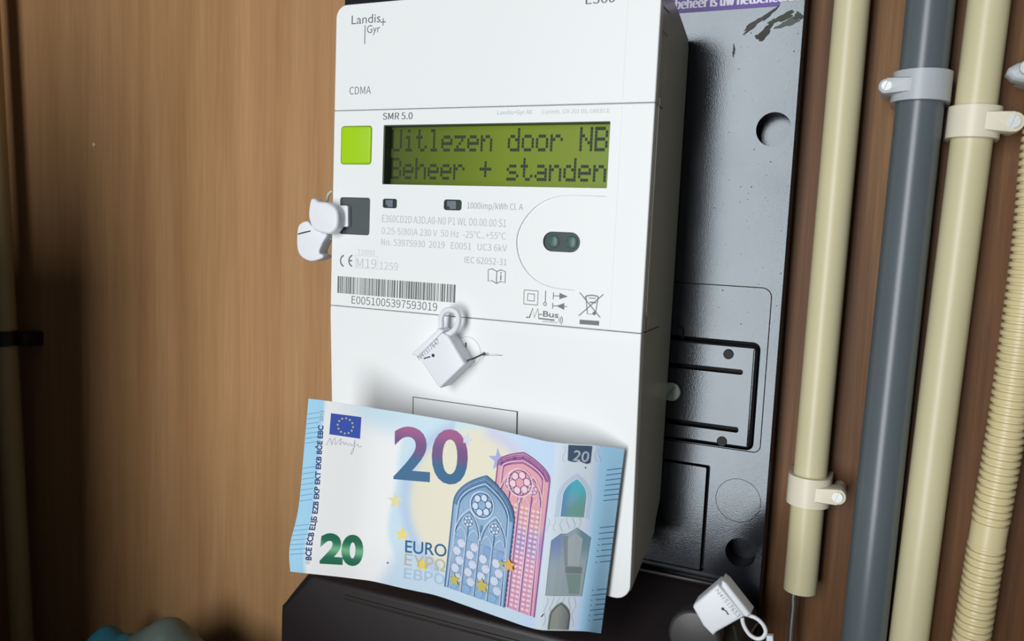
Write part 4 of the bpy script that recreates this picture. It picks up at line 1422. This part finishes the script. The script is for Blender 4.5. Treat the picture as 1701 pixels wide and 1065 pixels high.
def clamp(label, axis, ypx, width, lug_dir, lug_len, m, lug_px, stand=0.0):
    A, d, r = axis
    z = float(at(*ypx, PY)[2]); P = A + d * ((z - A.z) / d.z)
    ez = -d if d.z < 0 else d
    ey = Vector((0, 1, 0)); ey = (ey - ez * ey.dot(ez)).normalized(); ex = ey.cross(ez)
    ex = ex if ex.x > 0 else -ex
    o = thing('pipe_clamp', label, 'clamp', tuple(P + ey * (WALL - P.y)), 'pipe clamps')
    loc = lambda x, y, z_: P + ex * x + ey * y + ez * z_
    ro = r + 0.0018; ri = r + 0.00005; n = 44
    bm = bmesh.new(); h = width / 2
    # C-shaped band with legs to the wall
    yb = WALL - P.y - .0002
    outer = [(ro, yb)] + [(ro * math.cos(t), -ro * math.sin(t)) for t in np.linspace(-.05, PI + .05, n)] + [(-ro, yb)]
    inner = [(ri, yb)] + [(ri * math.cos(t), -ri * math.sin(t)) for t in np.linspace(-.05, PI + .05, n)] + [(-ri, yb)]
    poly = outer + inner[::-1]
    V0 = [bm.verts.new(loc(x, y, -h)) for x, y in poly]; V1 = [bm.verts.new(loc(x, y, h)) for x, y in poly]
    k = len(poly); m_ = len(outer)
    for i in range(k): bm.faces.new((V0[i], V0[(i + 1) % k], V1[(i + 1) % k], V1[i]))
    for i in range(m_ - 1):
        bm.faces.new((V0[i], V0[i + 1], V0[k - 2 - i], V0[k - 1 - i])); bm.faces.new((V1[i], V1[k - 1 - i], V1[k - 2 - i], V1[i + 1]))
    link('band', bm2me(bm), m, o, 40)
    # lug that leaves the band sideways, with its screw
    s = lug_dir; lh = lug_px
    yl = -ro * .62
    bm = bmesh.new()
    x0 = ro * .3; x1 = ro + lug_len
    prof_ = [(s * x0, -lh), (s * x1, -lh)] + [(s * (x1 + lh * math.sin(t)), -lh * math.cos(t)) for t in np.linspace(0.15, PI - .15, 12)] + [(s * x1, lh), (s * x0, lh)]
    fr = [loc(x, -ro + .0004 if abs(x) < ro * .5 else yl, z_) for x, z_ in prof_]
    bk = [loc(x, 0.001 if abs(x) < ro * .5 else yl + .006, z_) for x, z_ in prof_]
    add_prism(bm, fr, bk, 0.0006, 2)
    lug = link('lug', bm2me(bm), m, o, 40)
    # boss between lug and wall
    bm = bmesh.new(); tube(bm, [loc(s * x1, yl + .005, 0), loc(s * x1, yb, 0)], lh * .85, 24)
    link('boss', bm2me(bm), m, lug)
    # screw head with slot
    c = loc(s * x1, yl, 0)
    me_ = bpy.data.meshes.new('x')
    bm = bmesh.new(); tube(bm, [c + ey * .001, c - ey * .0008], lh * .62, 28)
    b2 = bmesh.new(); rs = .00028
    tq = ex * .3 + ez * .95; tq.normalize(); tn = tq.cross(ey).normalized()
    q = [c + tq * lh + tn * rs, c - tq * lh + tn * rs, c - tq * lh - tn * rs, c + tq * lh - tn * rs]
    add_prism(b2, [v - ey * .002 for v in q], [v - ey * .0003 for v in q])
    link('screw', cut(bm2me(bm), [b2]), MAT['zinc'], o, 30, label='slotted zinc screw')
    return o


clamp('light grey clamp round the dark grey pipe', p2, (1537, 147), 0.0108, -1, 0.0016, MAT['lgrey'], 0.0028)
clamp('ivory clamp round the full-height cream pipe, its screw at the right', p3, (1625, 205), 0.0112, 1, 0.0032, MAT['cream2'], 0.0036)
clamp('ivory clamp round the lower end of the cut-off cream pipe', p1, (1348, 813), 0.0118, 1, 0.0028, MAT['cream2'], 0.0032)

# steel rod coming out of the cut pipe
A, d, r = p1
bm = bmesh.new()
tube(bm, smooth_path([at(1327, 960, PY), at(1319, 985, PY), at(1318, 1010, PY), at(1315, 1040, PY), at(1313, 1075, PY), at(1310, 1140, PY)], 5), 0.00125, 12)
tag(link('steel_rod', bm2me(bm), MAT['steel'], None, 35, origin=tuple(at(1316, 1030, PY))), 'thin steel rod coming out of the cut cream pipe', 'rod')

# corrugated hose at the right edge
Yh = 0.057
cp = []
for xl, xr, y in ((1739, 1806, 0), (1700, 1764, 227), (1680, 1745, 420), (1640, 1707, 700), (1607, 1676, 890), (1577, 1650, 1062), (1560, 1635, 1150)):
    a = at(xl, y, Yh); b = at(xr, y, Yh); cp.append((a + b) / 2)
hr = abs(at(1640, 700, Yh)[0] - at(1707, 700, Yh)[0]) / 2
path = smooth_path([Vector(c) for c in cp], 60)
ll = [0]
for i in range(1, len(path)): ll.append(ll[-1] + (path[i] - path[i - 1]).length)
zs = at(1640, 885, Yh)[2]
pts = []; rs = []
pitch_h = 0.00275; s = 0; i = 0
S_tot = ll[-1]
prof_h = [(0, 1.0), (.10, 1.02), (.35, 1.02), (.5, 1.0), (.58, .87), (.84, .87), (.93, 1.0)]
kk = 0
while s < S_tot - pitch_h:
    for f, q in prof_h:
        ss = s + f * pitch_h
        while i < len(ll) - 2 and ll[i + 1] < ss: i += 1
        t = (ss - ll[i]) / max(1e-9, ll[i + 1] - ll[i]); P = path[i].lerp(path[i + 1], t)
        if abs(P.z - zs) < 0.0042: q = 0.98
        pts.append(P); rs.append(hr * q)
    s += pitch_h
bm = bmesh.new(); tube(bm, pts, rs, 36)
hose = tag(link('corrugated_hose', bm2me(bm), MAT['hose'], None, 30, origin=tuple(cp[3])), 'cream corrugated hose running down the right edge of the wall', 'hose')
# ivory saddle clip of the hose at the right edge
zc = at(1690, 118, Yh); c = zc
clipo = thing('pipe_clamp', 'pale ivory clip at the far right, half out of view above the corrugated hose', 'clamp', (c[0], WALL, c[2]), 'pipe clamps')
bm = slab_px([(1672, 122), (1676, 112), (1690, 104), (1720, 96), (1780, 90), (1790, 130), (1730, 138), (1700, 136), (1682, 132)], 0.049, 0.006, 0.0018, 3)
link('lug', bm2me(bm), MAT['lgrey'], clipo)
bm = slab_px([(1690, 134), (1730, 128), (1790, 118), (1790, 146), (1720, 142)], 0.0545, 0.0120, 0.001, 2)
link('band', bm2me(bm), MAT['lgrey'], clipo)
c = at(1707, 112, 0.049)
bm = prism_xz(circ(c[0], c[2], .0026, 24), 0.0484, 0.0495, .0003, 1)
link('screw', bm2me(bm), MAT['zinc'], clipo)
# small white strip end at the bottom beside the hanging seal
bm = slab_px([(1273, 1056), (1284, 1057), (1286, 1100), (1272, 1100)], 0.020, 0.002, 0.0003)
tag(link('cable_tie', bm2me(bm), MAT['seal'], None, 35, origin=tuple(at(1279, 1060, 0.021))), 'white cable tie end at the bottom beside the lower right seal', 'tie')

# ================================================================ LEFT EDGE: PIPE, STRAP, BAG
Yl = 0.050
A = Vector(at(-20, 0, Yl)); B = Vector(at(26, 1065, Yl)); d = (B - A).normalized()
rl = 0.0068
A_ = Vector(at(1, 200, Yl)); B_ = Vector(at(48, 1065, Yl)); d = (B_ - A_).normalized()
sh = Vector((-rl, 0, 0))
P0 = A_ + sh + d * ((0.2 - A_.z) / d.z); P1 = A_ + sh + d * ((-0.4195 - A_.z) / d.z)
bm = bmesh.new(); tube(bm, [P0, P1], rl, 36)
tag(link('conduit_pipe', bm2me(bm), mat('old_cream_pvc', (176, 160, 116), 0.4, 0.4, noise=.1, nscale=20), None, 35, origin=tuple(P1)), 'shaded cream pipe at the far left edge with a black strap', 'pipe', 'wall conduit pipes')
z = float(at(12, 562, Yl)[2]); P = A_ + sh + d * ((z - A_.z) / d.z)
st = thing('pipe_strap', 'black strap round the shaded cream pipe at the far left', 'strap', (P.x, WALL, P.z))
bm = bmesh.new(); tube(bm, [P - d * .0048, P + d * .0048], rl + .0008, 36)
link('band', bm2me(bm), MAT['black'], st)
bm = box(bmesh.new(), P.x + rl * .7, P.x + rl + .006, P.y + .003, WALL - .0002, P.z - .005, P.z + .004, .001, 2)
link('lug', bm2me(bm), MAT['black'], st)

# film bag standing on the closet floor at the lower left
bag = thing('plastic_bag', 'crumpled grey-green and teal plastic bag at the lower left', 'bag', (-0.105, 0.02, -0.42))


def mound(cx, cy, hx, hy, ztop, zbot, seed, name, m):
    bm = bmesh.new(); bmesh.ops.create_icosphere(bm, subdivisions=5, radius=1)
    rnd = random.Random(seed); ph = [rnd.uniform(0, 6) for _ in range(8)]
    hz = (ztop - zbot)
    for v in bm.verts:
        x, y, z_ = v.co
        wv = 1 + .05 * math.sin(5 * x + ph[0] + 3 * z_) + .04 * math.sin(9 * y + ph[1] + 4 * x) + .025 * math.sin(17 * x + 11 * z_ + ph[2])
        zz = max(z_, -.2)
        v.co = Vector((cx + x * hx * wv, cy + y * hy * wv, zbot + (zz + .2) / 1.2 * hz * (1 + .03 * math.sin(6 * x + ph[3]) + .015 * math.sin(15 * x + ph[4]))))
    link(name, bm2me(bm), m, bag, 60)


mound(-0.106, 0.022, 0.074, 0.036, -0.2620, -0.4198, 3, 'grey_bundle', MAT['bag'])
mound(-0.162, 0.030, 0.046, 0.030, -0.2800, -0.4198, 8, 'teal_bundle', MAT['bag2'])
